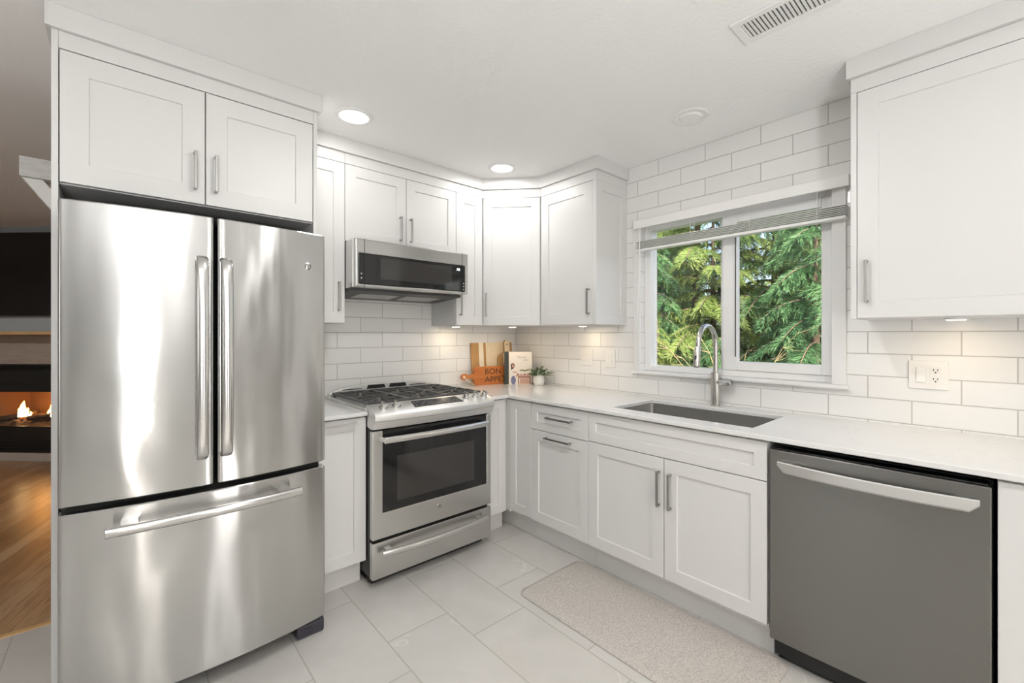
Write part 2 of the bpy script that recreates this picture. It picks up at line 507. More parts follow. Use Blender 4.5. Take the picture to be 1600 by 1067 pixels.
    def build(s, name, mat, parent=None, bevel=0.0, smooth=None, seg=2):
        me = bpy.data.meshes.new(name)
        root = parent
        while root is not None and root.parent is not None:
            root = root.parent
        off = Vector(root.location) if root is not None else Vector((0, 0, 0))
        if root is None and getattr(s, 'origin', None) is not None:
            off = Vector(s.origin)
        me.from_pydata([tuple(Vector(q) - off) for q in s.v], [], s.p)
        for m in (mat if isinstance(mat, (list, tuple)) else [mat]):
            me.materials.append(m)
        me.polygons.foreach_set('material_index', s.mi)
        bm = bmesh.new(); bm.from_mesh(me)
        bmesh.ops.recalc_face_normals(bm, faces=bm.faces)
        bm.to_mesh(me); bm.free()
        if smooth is not None:
            me.shade_smooth()
            me.set_sharp_from_angle(angle=math.radians(smooth))
        o = bpy.data.objects.new(name, me)
        COL.objects.link(o)
        if parent is not None:
            o.parent = parent
        elif getattr(s, 'origin', None) is not None:
            o.location = s.origin
        if bevel:
            md = o.modifiers.new('bevel', 'BEVEL')
            md.width = bevel; md.segments = seg; md.limit_method = 'ANGLE'; md.angle_limit = math.radians(35)
            md.harden_normals = False
        return o

def tag(o, label, cat, group=None, kind=None):
    o['label'] = label; o['category'] = cat
    if group: o['group'] = group
    if kind: o['kind'] = kind
    return o
def thing(name, label, cat, loc, group=None):
    o = bpy.data.objects.new(name, None)
    o.empty_display_size = 0.05
    COL.objects.link(o); o.location = loc
    return tag(o, label, cat, group)
def struct(mb, name, mat, label, cat, parent=None, bevel=0.0):
    o = mb.build(name, mat, parent, bevel)
    if parent is None:
        tag(o, label, cat)
    o['kind'] = 'structure'
    return o

def text_mesh(name, body, mat, size, origin, u, up, parent, depth=0.0004, align='LEFT', xs=1.0, italic=0.0):
    cu = bpy.data.curves.new(name, 'FONT')
    cu.body = body; cu.size = size; cu.extrude = depth; cu.align_x = align; cu.shear = italic
    tmp = bpy.data.objects.new(name + '_tmp', cu)
    COL.objects.link(tmp)
    dg = bpy.context.evaluated_depsgraph_get(); dg.update()
    me = bpy.data.meshes.new_from_object(tmp.evaluated_get(dg))
    bpy.data.objects.remove(tmp)
    U = Vector(u).normalized(); V = Vector(up).normalized(); N = U.cross(V)
    root = parent
    while root.parent is not None:
        root = root.parent
    off = Vector(origin) - Vector(root.location)
    for v in me.vertices:
        v.co = off + U * v.co.x * xs + V * v.co.y + N * v.co.z
    me.materials.clear(); me.materials.append(mat)
    me.name = name
    o = bpy.data.objects.new(name, me); COL.objects.link(o); o.parent = parent
    return o

# shaker front: rails and stiles around a recessed flat panel, one mesh
def shaker(f, u0, u1, z0, z1, n, mat, name, parent, stile=0.062, th=0.02, rec=0.007):
    b = MB(f)
    def ring(d, nn):
        return [(u0 + d, nn, z0 + d), (u1 - d, nn, z0 + d), (u1 - d, nn, z1 - d), (u0 + d, nn, z1 - d)]
    e = 0.0012
    b.rings([ring(0, n - th), ring(0, n - e), ring(e, n), ring(stile, n), ring(stile + 0.0025, n - rec), ring(stile + 0.003, n - rec)])
    return b.build(name, mat, parent)

def bar_handle(f, parent, c, length, vertical=True, n=0.0, mat=None, stand=0.030):
    """square bar pull with two posts; c = (u, z) of its middle"""
    w = 0.0095
    b = MB(f)
    u, z = c; h = length / 2
    if vertical:
        b.box(u - w/2, u + w/2, n + stand - 0.009, n + stand, z - h, z + h)
        for s in (-1, 1):
            zz = z + s * (h - w/2)
            b.box(u - w/2, u + w/2, n - 0.001, n + stand - 0.008, zz - w/2, zz + w/2)
    else:
        b.box(u - h, u + h, n + stand - 0.009, n + stand, z - w/2, z + w/2)
        for s in (-1, 1):
            uu = u + s * (h - w/2)
            b.box(uu - w/2, uu + w/2, n - 0.001, n + stand - 0.008, z - w/2, z + w/2)
    return b.build('handle', mat or NICKEL, parent, 0.0012)

# ------------------------------------------------------------------ the setting
b = MB(); b.box(-6.1, 0.0, -5.3, 0.038, -0.06, 0.0)
struct(b, 'floor', FLOOR, 'grey stone look floor tiles with faint white veins in the kitchen', 'floor')
b = MB(); b.box(-6.1, -1.9, 0.052, 5.3, -0.06, 0.0)
struct(b, 'floor_living', WOODF, 'warm brown wood plank floor in front of the fireplace', 'floor')
b = MB(); b.sect([(0.030, 0.0), (0.034, 0.004), (0.060, 0.004), (0.064, 0.0), (0.064, -0.06), (0.030, -0.06)], -6.0, -2.76)
struct(b, 'trim_1', MANTELW, 'wooden transition strip between tile floor and wood floor', 'trim')
b = MB(); b.box(-6.2, 0.16, -5.5, 5.4, 2.4395, 2.52)
struct(b, 'ceiling', CEIL, 'white lightly textured ceiling', 'ceiling')

WY0, WY1, WZ0, WZ1 = -1.250, -2.309, 1.076, 2.042
b = MB(RIGHT)
b.cells([-0.12, -WY0, -WY1, 5.3], [0.0, WZ0, WZ1, 2.4395], lambda i, j: not (i == 1 and j == 1), 0.0, -0.15)
struct(b, 'wall_right', TILE_RIGHT, 'long white subway tile wall with the window above the sink', 'wall')
b = MB(BACK); b.box(-2.73, -0.0005, -0.12, 0.0, 0.0, 2.4395)
struct(b, 'wall_back', TILE_BACK, 'white subway tile wall behind the gas range', 'wall')
b = MB(RIGHT); b.cells([-5.3, 0.80, 1.80, 5.4], [0.0, 0.85, 2.1, 2.4395], lambda i, j: not (i == 1 and j == 1), 6.0, 6.12)
struct(b, 'wall_left', WALLW, 'painted dining wall behind the camera on the left', 'wall')
b = MB(BACK)
b.cells([-6.12, -3.45, -3.19, -1.76, -1.34, 0.0], [0.0, 0.10, 2.1, 2.4395], lambda i, j: not (i in (1, 3) and j == 1), 5.2, 5.32)
struct(b, 'wall_front', WALLW, 'painted dining wall behind the camera with a patio door', 'wall')
b = MB(); b.box(-2.0, -1.88, 0.1205, 2.8, 0.0, 2.4395)
struct(b, 'wall_living_right', WALLG, 'grey blue living room wall behind the kitchen', 'wall')
b = MB(); b.box(-6.1, -4.3, 5.2, 5.32, 0.0, 2.4395)
struct(b, 'wall_living_back', WALLG, 'grey blue living room wall at the far end', 'wall')
# diagonal chimney wall of the living room, facing the camera; u runs to the right along it
FPC = Vector((-3.33, 4.00, 0))
FIRE = Frame(FPC, (1, -1), (-1, -1))
FW = 0.56      # half width of the firebox opening
b = MB(FIRE)
b.cells([-1.70, -0.62, 0.62, 1.85], [0.0, 0.09, 0.76, 2.4395], lambda i, j: not (i == 1 and j == 1), 0.0, -0.10)
struct(b, 'wall_living_diagonal', WALLG, 'grey blue diagonal chimney wall holding the fireplace and the television', 'wall')

# windows behind the camera
def back_window(nm, f, u0, u1, z0, z1, n, label, bars):
    b = MB(f); t_ = 0.025
    b.box(u0, u0 + t_, n - 0.08, n + 0.01, z0, z1); b.box(u1 - t_, u1, n - 0.08, n + 0.01, z0, z1)
    b.box(u0 + t_, u1 - t_, n - 0.08, n + 0.01, z0, z0 + t_); b.box(u0 + t_, u1 - t_, n - 0.08, n + 0.01, z1 - t_, z1)
    for k in bars:
        b.box(k - 0.04, k + 0.04, n - 0.07, n, z0 + t_, z1 - t_)
    o = struct(b, nm, VINYL, label, 'window', None, 0.003)
    g = MB(f); g.box(u0 + t_, u1 - t_, n - 0.045, n - 0.040, z0 + t_, z1 - t_)
    g.build('pane', GLASS, o)
B_N = Frame((0, -5.2, 0), (1, 0), (0, 1)); L_N = Frame((-6.0, 0, 0), (0, 1), (1, 0))
back_window('door_1', B_N, -1.76, -1.34, 0.10, 2.10, 0.0, 'narrow white framed glazed patio door behind the camera', [])
back_window('window_2', B_N, -3.45, -3.19, 0.10, 2.10, 0.0, 'tall narrow sidelight window behind the camera', [])
back_window('window_3', L_N, -1.80, -0.80, 0.85, 2.10, 0.0, 'added white framed side window behind the camera', [-1.3])  # unseen window added to let in the side fill light

# the window over the sink
win = thing('window_1', 'white sliding window above the sink with trees outside', 'window', (0.05, -1.78, 1.076)); win['kind'] = 'structure'
R = RIGHT
b = MB(R)   # casing on the tile
b.box(1.204, 1.250, 0.0005, 0.016, 1.0765, 2.056); b.box(2.309, 2.366, 0.0005, 0.016, 1.0765, 2.056); b.box(1.250, 2.309, 0.0005, 0.016, 2.042, 2.056)
b.build('casing', TRIMP, win, 0.002)
b = MB(R); b.sect([(0.0005, 1.052), (0.022, 1.052), (0.034, 1.060), (0.034, 1.072), (0.030, 1.0762), (-0.0445, 1.0762), (-0.0445, 1.0752), (0.0005, 1.0752)], 1.196, 2.374)
b.build('sill', TRIMP, win, 0.0015)
b = MB(R)   # outer vinyl frame, set back in the opening
ji, jo = -0.125, -0.045
b.box(1.2505, 1.296, ji, jo, 1.0765, 2.0415); b.box(2.270, 2.3085, ji, jo, 1.0765, 2.0415)
b.box(1.296, 2.270, ji, jo, 1.0765, 1.112); b.box(1.296, 2.270, ji, jo, 2.000, 2.0415)
b.build('frame', VINYL, win, 0.003)
b = MB(R)   # sliding sash on the room side, right half
b.box(1.768, 1.850, -0.075, -0.035, 1.1130, 1.999); b.box(2.255, 2.300, -0.075, -0.035, 1.1130, 1.999)
b.box(1.850, 2.255, -0.075, -0.035, 1.1130, 1.163); b.box(1.850, 2.255, -0.075, -0.035, 1.950, 1.999)
sash = b.build('sash', VINYL, win, 0.003)
b = MB(R); b.box(1.8505, 2.2545, -0.057, -0.053, 1.1635, 1.9495); b.build('pane', GLASS, sash)
b = MB(R); b.box(1.842, 1.846, -0.034, -0.028, 1.19, 1.90); b.build('weather_strip', DARKGREY, sash)
b = MB(R); b.box(1.2965, 1.80, -0.092, -0.088, 1.1125, 1.9995); b.build('pane', GLASS, win)
b = MB(R); b.box(1.742, 1.767, -0.110, -0.078, 1.1125, 1.9995); b.build('meeting_stile', VINYL, win, 0.002)

# ------------------------------------------------------------------ cabinets
def carcass(f, parent, u0, u1, n1, z0, z1, name='carcass', n0=0.001):
    b = MB(f); b.box(u0, u1, n0, n1, z0, z1)
    return b.build(name, CAB, parent, 0.001)

# refrigerator surround
fc = thing('refrigerator_cabinet', 'tall white cabinet surround with two doors over the refrigerator', 'cabinet', (-2.30, -0.35, 0))
b = MB(BACK); b.box(-2.733, -2.716, 0.001, 0.700, 0.0, 2.36); b.build('side_panel', CAB, fc, 0.001)
b = MB(BACK); b.box(-1.888, -1.871, 0.001, 0.700, 0.0, 2.36); b.build('side_panel', CAB, fc, 0.001)
carcass(BACK, fc, -2.7155, -1.8885, 0.679, 1.838, 2.30)
b = MB(BACK); b.box(-2.7155, -1.8885, 0.60, 0.700, 2.301, 2.36); b.build('top_rail', CAB, fc, 0.001)
dl = shaker(BACK, -2.713, -2.3045, 1.842, 2.297, 0.700, CAB, 'door', fc, 0.072); bar_handle(BACK, dl, (-2.337, 1.970), 0.150, True, 0.700)
dr = shaker(BACK, -2.3005, -1.891, 1.842, 2.297, 0.700, CAB, 'door', fc, 0.072); bar_handle(BACK, dr, (-2.268, 1.970), 0.150, True, 0.700)
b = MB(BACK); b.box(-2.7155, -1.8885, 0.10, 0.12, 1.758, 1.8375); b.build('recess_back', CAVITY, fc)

# wall cabinets over the range wall
uz0, uz1 = 1.380, 2.300
def top_rail(f, parent, u0, u1, n, z0=2.301):
    b = MB(f); b.box(u0, u1, 0.002, n, z0, 2.36); b.build('top_rail', CAB, parent, 0.001)
c1 = thing('wall_cabinet', 'narrow white wall cabinet between refrigerator and microwave', 'cabinet', (-1.735, -0.15, uz0), 'white wall cabinets')
carcass(BACK, c1, -1.868, -1.6045, 0.309, uz0, uz1); top_rail(BACK, c1, -1.868, -1.6045, 0.329)
d = shaker(BACK, -1.866, -1.6055, uz0 + 0.002, uz1 - 0.002, 0.330, CAB, 'door', c1); bar_handle(BACK, d, (-1.640, 1.533), 0.165, True, 0.330)
c2 = thing('wall_cabinet', 'short white two-door wall cabinet directly above the microwave', 'cabinet', (-1.223, -0.15, 1.85), 'white wall cabinets')
carcass(BACK, c2, -1.6035, -0.8425, 0.309, 1.852, uz1); top_rail(BACK, c2, -1.6035, -0.8425, 0.329)
d = shaker(BACK, -1.6025, -1.2200, 1.855, uz1 - 0.002, 0.330, CAB, 'door', c2); bar_handle(BACK, d, (-1.262, 1.975), 0.150, True, 0.330)
d = shaker(BACK, -1.2165, -0.8440, 1.855, uz1 - 0.002, 0.330, CAB, 'door', c2); bar_handle(BACK, d, (-1.190, 1.975), 0.150, True, 0.330)
c3 = thing('wall_cabinet', 'very narrow white wall cabinet between microwave and corner cabinet', 'cabinet', (-0.73, -0.15, uz0), 'white wall cabinets')
carcass(BACK, c3, -0.8415, -0.6165, 0.309, uz0, uz1); top_rail(BACK, c3, -0.8415, -0.6165, 0.329)
d = shaker(BACK, -0.8405, -0.6185, uz0 + 0.002, uz1 - 0.002, 0.330, CAB, 'door', c3); bar_handle(BACK, d, (-0.812, 1.528), 0.160, True, 0.330)
# diagonal corner
c4 = thing('wall_cabinet', 'white diagonal corner wall cabinet above the books and boards', 'cabinet', (-0.25, -0.25, uz0), 'white wall cabinets')
A = Vector((-0.615, -0.330, 0)); B_ = Vector((-0.330, -0.642, 0))
dv = (B_ - A); Ld = dv.length; ud = dv.normalized(); nd = Vector((-abs(ud.y), -abs(ud.x), 0)); nd = Vector((ud.y, -ud.x, 0))
DG = Frame(A, (ud.x, ud.y), (nd.x, nd.y))
b = MB()
q = [A - nd * 0.021, B_ - nd * 0.021]
b.prism([(-0.001, -0.001), (-0.6150, -0.001), (-0.6150, -0.309), (q[0].x, q[0].y), (q[1].x, q[1].y), (-0.309, -0.6410), (-0.001, -0.6410)], uz0, uz1)
b.build('carcass', CAB, c4, 0.001)
b = MB(); q = [A - nd * 0.001, B_ - nd * 0.001]
b.prism([(-0.05, -0.05), (-0.6150, -0.05), (-0.6150, -0.325), (q[0].x, q[0].y), (q[1].x, q[1].y), (-0.327, -0.6410), (-0.05, -0.6410)], 2.301, 2.36)
b.build('top_rail', CAB, c4, 0.001)
d = shaker(DG, 0.006, Ld - 0.006, uz0 + 0.002, uz1 - 0.002, 0.0, CAB, 'door', c4); bar_handle(DG, d, (0.030, 1.530), 0.165, True, 0.0)
# window side
c5 = thing('wall_cabinet', 'white wall cabinet with panelled end beside the window blind', 'cabinet', (-0.15, -0.89, uz0), 'white wall cabinets')
carcass(RIGHT, c5, 0.6430, 1.1200, 0.309, uz0, uz1); top_rail(RIGHT, c5, 0.6430, 1.1380, 0.329)
d = shaker(RIGHT, 0.6445, 1.1080, uz0 + 0.002, uz1 - 0.002, 0.330, CAB, 'door', c5, 0.072); bar_handle(RIGHT, d, (1.082, 1.528), 0.165, True, 0.330)
b = MB(RIGHT); b.box(1.1095, 1.1200, 0.309, 0.330, uz0, uz1); b.build('stile', CAB, c5, 0.001)
ENDW = Frame((-0.330, -1.1205, 0), (1, 0), (0, -1))
shaker(ENDW, 0.0, 0.329, uz0, uz1, 0.019, CAB, 'end_panel', c5, 0.062)
# right of the window
c6 = thing('wall_cabinet', 'large white wall cabinet right of the window above the dishwasher', 'cabinet', (-0.15, -2.95, uz0), 'white wall cabinets')
carcass(RIGHT, c6, 2.4450, 3.55, 0.309, uz0, uz1); top_rail(RIGHT, c6, 2.4450, 3.55, 0.329)
b = MB(RIGHT); b.box(2.4450, 2.4650, 0.3095, 0.330, uz0, uz1); b.build('stile', CAB, c6, 0.001)
d = shaker(RIGHT, 2.4670, 3.075, uz0 + 0.002, uz1 - 0.002, 0.330, CAB, 'door', c6, 0.066); bar_handle(RIGHT, d, (2.498, 1.529), 0.168, True, 0.330)
shaker(RIGHT, 3.078, 3.548, uz0 + 0.002, uz1 - 0.002, 0.330, CAB, 'door', c6, 0.066)

# crown boards up to the ceiling
def crown(path, nm, label, th=0.017, z0=2.361, z1=2.4390):
    """path: outer face corners in plan, walls on the right hand side when walking along it"""
    b = MB(); P = [Vector((x, y)) for x, y in path]; inner = []
    for i, q in enumerate(P):
        ds = []
        if i > 0: ds.append((P[i] - P[i - 1]).normalized())
        if i < len(P) - 1: ds.append((P[i + 1] - P[i]).normalized())
        ns = [Vector((-d_.y, d_.x)) for d_ in ds]
        nn = sum(ns, Vector((0, 0)))
        nn = nn / nn.dot(ns[0])
        inner.append(q + nn * 0.06)
    pts = [(q.x, q.y) for q in P] + [(q.x, q.y) for q in inner[::-1]]
    k = len(P)
    vs = []; fcs = []
    for z in (z0, z1):
        vs += [(q.x, q.y, z) for q in P] + [(q.x, q.y, z) for q in inner]
    n2 = 2 * k
    for i in range(k - 1):
        a, c_ = i, i + 1
        fcs += [(a, c_, n2 + c_, n2 + a), (k + a, n2 + k + a, n2 + k + c_, k + c_), (a, k + a, k + c_, c_), (n2 + a, n2 + c_, n2 + k + c_, n2 + k + a)]
    fcs += [(0, n2, n2 + k, k), (k - 1, k + k - 1, n2 + k + k - 1, n2 + k - 1)]
    b.add(vs, fcs)
    return struct(b, nm, CAB, label, 'trim', None, 0.0015)
crown([(-2.7475, -0.02), (-2.7475, -0.716), (-1.8565, -0.716), (-1.8565, -0.40)], 'trim_2', 'white flat crown board above the refrigerator cabinet')
_a = A + nd * 0.016; _b = B_ + nd * 0.016
def _isect(p, d_, y=None, x=None):
    t_ = ((y - p.y) / d_.y) if y is not None else ((x - p.x) / d_.x)
    q_ = p + d_ * t_
    return (q_.x, q_.y)
crown([(-1.853, -0.346), _isect(_a, ud, y=-0.346), _isect(_b, ud, x=-0.346), (-0.346, -1.156), (-0.002, -1.156)], 'trim_3', 'white flat crown board running round the corner wall cabinets')
crown([(-0.002, -2.432), (-0.347, -2.432), (-0.347, -3.56)][::1], 'trim_4', 'white flat crown board above the cabinet right of the window') if False else None
b = MB(RIGHT); b.cells([2.4325, 2.49, 3.56], [0.002, 0.28, 0.347], lambda i, j: i == 0 or j == 1, 2.361, 2.4390, plan=True)
struct(b, 'trim_4', CAB, 'white flat crown board above the cabinet right of the window', 'trim', None, 0.0015)

# base cabinets
bz0, bz1 = 0.150, 0.893
def base_body(f, parent, u0, u1, n1=0.614, kick=0.555, top=bz1, n0=0.001):
    b = MB(f); b.box(u0, u1, n0, n1, bz0 - 0.02, top); b.build('carcass', CAB, parent, 0.001)
    b = MB(f); b.box(u0, u1, n0, kick, 0.0, bz0 - 0.021); b.build('toe_kick', CAB, parent, 0.001)
k1 = thing('base_cabinet', 'narrow white base cabinet between refrigerator and gas range', 'cabinet', (-1.735, -0.3, 0), 'white base cabinets')
base_body(BACK, k1, -1.868, -1.6075)
d = shaker(BACK, -1.866, -1.6085, 0.137, 0.884, 0.635, CAB, 'door', k1); bar_handle(BACK, d, (-1.747, 0.862), 0.165, False, 0.635, STEELH)
k2 = thing('base_cabinet', 'slim white base cabinet on the right side of the gas range', 'cabinet', (-0.70, -0.3, 0), 'white base cabinets')
base_body(BACK, k2, -0.8300, -0.6165)
d = shaker(BACK, -0.829, -0.6600, 0.137, 0.884, 0.635, CAB, 'door', k2, 0.055)
k3 = thing('base_cabinet', 'white corner base cabinet with one slim door without handle', 'cabinet', (-0.3, -0.5, 0), 'white base cabinets')
b = MB(RIGHT); b.box(0.001, 0.8620, 0.001, 0.614, bz0 - 0.02, bz1); b.build('carcass', CAB, k3, 0.001)
b = MB(RIGHT); b.box(0.001, 0.8620, 0.001, 0.555, 0.0, bz0 - 0.021); b.build('toe_kick', CAB, k3, 0.001)
b = MB(RIGHT); b.box(0.6165, 0.6585, 0.6145, 0.6335, 0.137, 0.884); b.build('filler_strip', CAB, k3, 0.001)
d = shaker(RIGHT, 0.6600, 0.8615, 0.152, 0.884, 0.635, CAB, 'door', k3, 0.055)
k4 = thing('base_cabinet', 'white base cabinet with a drawer over a pull-out front', 'cabinet', (-0.3, -1.09, 0), 'white base cabinets')
base_body(RIGHT, k4, 0.8630, 1.3200)
d = shaker(RIGHT, 0.8645, 1.3190, 0.7235, 0.884, 0.635, CAB, 'drawer', k4, 0.050); bar_handle(RIGHT, d, (1.108, 0.812), 0.200, False, 0.635)
d = shaker(RIGHT, 0.8645, 1.3190, 0.152, 0.7195, 0.635, CAB, 'door', k4); bar_handle(RIGHT, d, (1.098, 0.688), 0.200, False, 0.635)
k5 = thing('base_cabinet', 'wide white sink base cabinet with two doors below a false front', 'cabinet', (-0.3, -1.78, 0), 'white base cabinets')
b = MB(RIGHT)
b.box(1.3210, 1.337, 0.001, 0.614, bz0 - 0.02, bz1); b.box(2.2180, 2.2340, 0.001, 0.614, bz0 - 0.02, bz1)
b.box(1.337, 2.218, 0.001, 0.614, bz0 - 0.02, bz0); b.box(1.337, 2.218, 0.594, 0.614, bz0, bz1)
b.build('carcass', CAB, k5, 0.001)
b = MB(RIGHT); b.box(1.3210, 2.2340, 0.001, 0.555, 0.0, bz0 - 0.021); b.build('toe_kick', CAB, k5, 0.001)
shaker(RIGHT, 1.3225, 2.2320, 0.7275, 0.884, 0.635, CAB, 'false_front', k5, 0.050)
d = shaker(RIGHT, 1.3225, 1.7790, 0.152, 0.7235, 0.635, CAB, 'door', k5); bar_handle(RIGHT, d, (1.757, 0.578), 0.168, True, 0.635)
d = shaker(RIGHT, 1.7825, 2.2320, 0.152, 0.7235, 0.635, CAB, 'door', k5); bar_handle(RIGHT, d, (1.816, 0.576), 0.168, True, 0.635)
k6 = thing('base_cabinet', 'white base cabinet with a plain flat front right of the dishwasher', 'cabinet', (-0.3, -3.2, 0), 'white base cabinets')
base_body(RIGHT, k6, 2.8560, 3.55)
b = MB(RIGHT); b.box(2.8565, 3.549, 0.6145, 0.635, 0.02, 0.884); b.build('front_panel', CAB, k6, 0.0015)

# worktops
b = MB(); b.origin = (-1.735, -0.33, 0.894)
b.box(-1.8695, -1.6065, -0.655, -0.001, 0.894, 0.914)
tag(b.build('countertop', QUARTZ, None, 0.0025), 'short white quartz countertop piece between refrigerator and range', 'countertop', 'white quartz countertops')
b = MB(); b.origin = (-0.33, -1.6, 0.894)
SX0, SX1, SY0, SY1 = -0.535, -0.135, -2.141, -1.412
b.cells([-0.832, -0.655, SX0, SX1, -0.001], [-3.56, SY0, SY1, -0.662, -0.001],
        lambda i, j: (j == 3 or i >= 1) and not (i == 2 and j == 1), 0.894, 0.914, plan=True)
tag(b.build('countertop', QUARTZ, None, 0.0025), 'long L-shaped white quartz countertop with the sink cut into it', 'countertop', 'white quartz countertops')

# sink
sk = thing('kitchen_sink', 'undermount stainless steel double-bowl sink below the window', 'sink', (-0.335, -1.777, 0.69))
def rrect(x0, x1, y0, y1, r, k=5):
    pts = []
    for cx, cy, a0 in ((x1 - r, y1 - r, 0), (x0 + r, y1 - r, 90), (x0 + r, y0 + r, 180), (x1 - r, y0 + r, 270)):
        for i in range(k + 1):
            a = math.radians(a0 + 90 * i / k)
            pts.append((cx + r * math.cos(a), cy + r * math.sin(a)))
    return pts
def bowl(b, x0, x1, y0, y1, ztop, zbot):
    rings = []
    for (ins, z, r) in ((-0.012, ztop, 0.02), (0.0, ztop, 0.02), (0.003, zbot + 0.02, 0.02), (0.008, zbot + 0.006, 0.02), (0.022, zbot, 0.02)):
        rings.append([(x, y, z) for x, y in rrect(x0 + ins, x1 - ins, y0 + ins, y1 - ins, r)])
    b.rings(rings, True, False)
    k = len(rings[0])
    b.add(rings[-1], [tuple(range(k))])
YD = -1.815
b = MB(); bowl(b, SX0 - 0.002, SX1 + 0.002, SY0 - 0.002, SY1 + 0.002, 0.8935, 0.695)
o_s = b.build('basin', SINKST, sk, 0, 40)
b = MB(Frame((SX0, YD, 0), (1, 0), (0, 1)))
b.sect([(-0.022, 0.6955), (-0.010, 0.715), (-0.007, 0.800), (0.0, 0.806), (0.007, 0.800), (0.010, 0.715), (0.022, 0.6955)], 0.004, SX1 - SX0 - 0.004)
b.build('divider', SINKST, sk, 0, 50)
for yy in (-1.61, -1.98):
    b = MB(); b.lathe([(0.0005, 0.697), (0.045, 0.6975), (0.045, 0.700), (0.030, 0.6985), (0.0005, 0.6965)], (-0.30, yy, 0), 20)
    b.build('drain', STEELH, sk, 0, 40)

# faucet
fx, fy = -0.063, -1.773
fa = thing('kitchen_faucet', 'brushed nickel pull-down gooseneck faucet behind the sink', 'faucet', (fx, fy, 0.914))
b = MB(); b.lathe([(0.0265, 0.9142), (0.0265, 0.918), (0.0245, 0.920), (0.0235, 1.100), (0.0215, 1.102), (0.016, 1.102)], (fx, fy, 0), 28); b.build('body', FAUCETM, fa, 0, 40)
arc = []
Rg = 0.100
dirx, diry = -0.995, 0.02
for i in range(7):
    arc.append((fx, fy, 1.09 + (1.255 - 1.09) * i / 6))
for i in range(1, 19):
    a = PI * i / 18 * 0.96
    r_ = Rg * (1 - math.cos(a))
    arc.append((fx + dirx * r_, fy + diry * r_, 1.255 + Rg * 1.08 * math.sin(a)))
e0 = Vector(arc[-1]); dd = (Vector(arc[-1]) - Vector(arc[-2])).normalized()
arc.append(tuple(e0 + dd * 0.02))
b = MB(); b.tube(arc, 0.0135, 16); b.build('spout', FAUCETM, fa, 0, 40)
s0 = e0 + dd * 0.018
b = MB(); b.tube([s0, s0 + dd * 0.004, s0 + dd * 0.075, s0 + dd * 0.108, s0 + dd * 0.110], [0.0140, 0.0155, 0.0165, 0.0175, 0.0165], 18); sh = b.build('spray_head', FAUCETM, fa, 0, 40)
b = MB(); b.tube([s0 + dd * 0.110, s0 + dd * 0.112], 0.0135, 16); b.build('nozzle', DARKGREY, sh, 0, 40)
pbn = s0 + dd * 0.060 + Vector((-0.0155, 0, 0))
b = MB(); b.box(pbn.x - 0.003, pbn.x + 0.003, pbn.y - 0.005, pbn.y + 0.005, pbn.z - 0.012, pbn.z + 0.012); b.build('spray_button', DARKGREY, sh, 0.001)
b = MB(); b.lathe([(0.0185, -0.020), (0.0185, -0.055), (0.0200, -0.0555), (0.0200, -0.086), (0.018, -0.088)], (fx, fy, 1.048), 22, 'n'); b.build('valve', FAUCETM, fa, 0, 40)
b = MB(); b.sweep([(fx - 0.012, fy - 0.070, 1.048), (fx - 0.03, fy - 0.06, 1.046), (fx - 0.062, fy - 0.045, 1.043)], 0.013, 0.008, (0, 0, 1)); b.build('lever', FAUCETM, fa, 0, 40)

# ------------------------------------------------------------------ refrigerator
fr = thing('refrigerator', 'stainless steel french door refrigerator with bottom freezer drawer', 'refrigerator', (-2.296, -0.45, 0))
XC, HW = -2.296, 0.410
def bowy(x): return 0.855 + 0.045 * (1 - ((x - XC) / HW) ** 2)
def curved_front(x0, x1, z0, z1, nback, name, mat):
    b = MB(BACK)
    N = 26; r = 0.012
    prof = [(x0, nback), (x0, bowy(x0) - r)]
    for i in range(1, 6):
        a = PI / 2 * i / 6
        prof.append((x0 + r - r * math.cos(a), bowy(x0 + r) - r + r * math.sin(a)))
    for i in range(N + 1):
        x = x0 + r + (x1 - x0 - 2 * r) * i / N
        prof.append((x, bowy(x)))
    for i in range(1, 6):
        a = PI / 2 * i / 6
        prof.append((x1 - r + r * math.sin(a), bowy(x1 - r) - r + r * math.cos(a)))
    prof += [(x1, bowy(x1) - r), (x1, nback)]
    def inset(d):
        out = []
        cx = (x0 + x1) / 2
        for (x, n_) in prof:
            out.append((x + (d if x < cx else -d) * (1 if abs(x - cx) > (x1 - x0) / 2 - 0.02 else 0), n_ - (d if n_ > nback + 0.001 else 0)))
        return out
    e = 0.004
    rings = [[(x, n_, z0) for x, n_ in inset(e)], [(x, n_, z0 + e) for x, n_ in prof], [(x, n_, z1 - e) for x, n_ in prof], [(x, n_, z1) for x, n_ in inset(e)]]
    b.rings(rings)
    return b.build(name, mat, fr, 0, 30)
b = MB(BACK); b.box(-2.702, -1.895, 0.03, 0.785, 0.065, 1.735); b.build('cabinet_body', DARKGREY, fr, 0.004)
b = MB(BACK); b.box(-2.690, -1.905, 0.10, 0.770, 0.012, 0.065); b.build('base_grille', BLACK, fr, 0.002)
b = MB(BACK); b.box(-2.690, -1.905, 0.7855, 0.826, 0.735, 0.760); b.box(-2.300, -2.287, 0.7855, 0.83, 0.76, 1.74); b.box(-2.690, -1.905, 0.7855, 0.800, 0.09, 0.735); b.box(-2.690, -1.905, 0.7855, 0.80, 0.76, 1.735)
b.build('gasket', CAVITY, fr)
dL = curved_front(-2.706, -2.2985, 0.758, 1.752, 0.801, 'door', FRIDGE)
dR = curved_front(-2.2885, -1.886, 0.758, 1.752, 0.801, 'door', FRIDGE)
dF = curved_front(-2.706, -1.886, 0.074, 0.735, 0.801, 'freezer_drawer', FRIDGE)
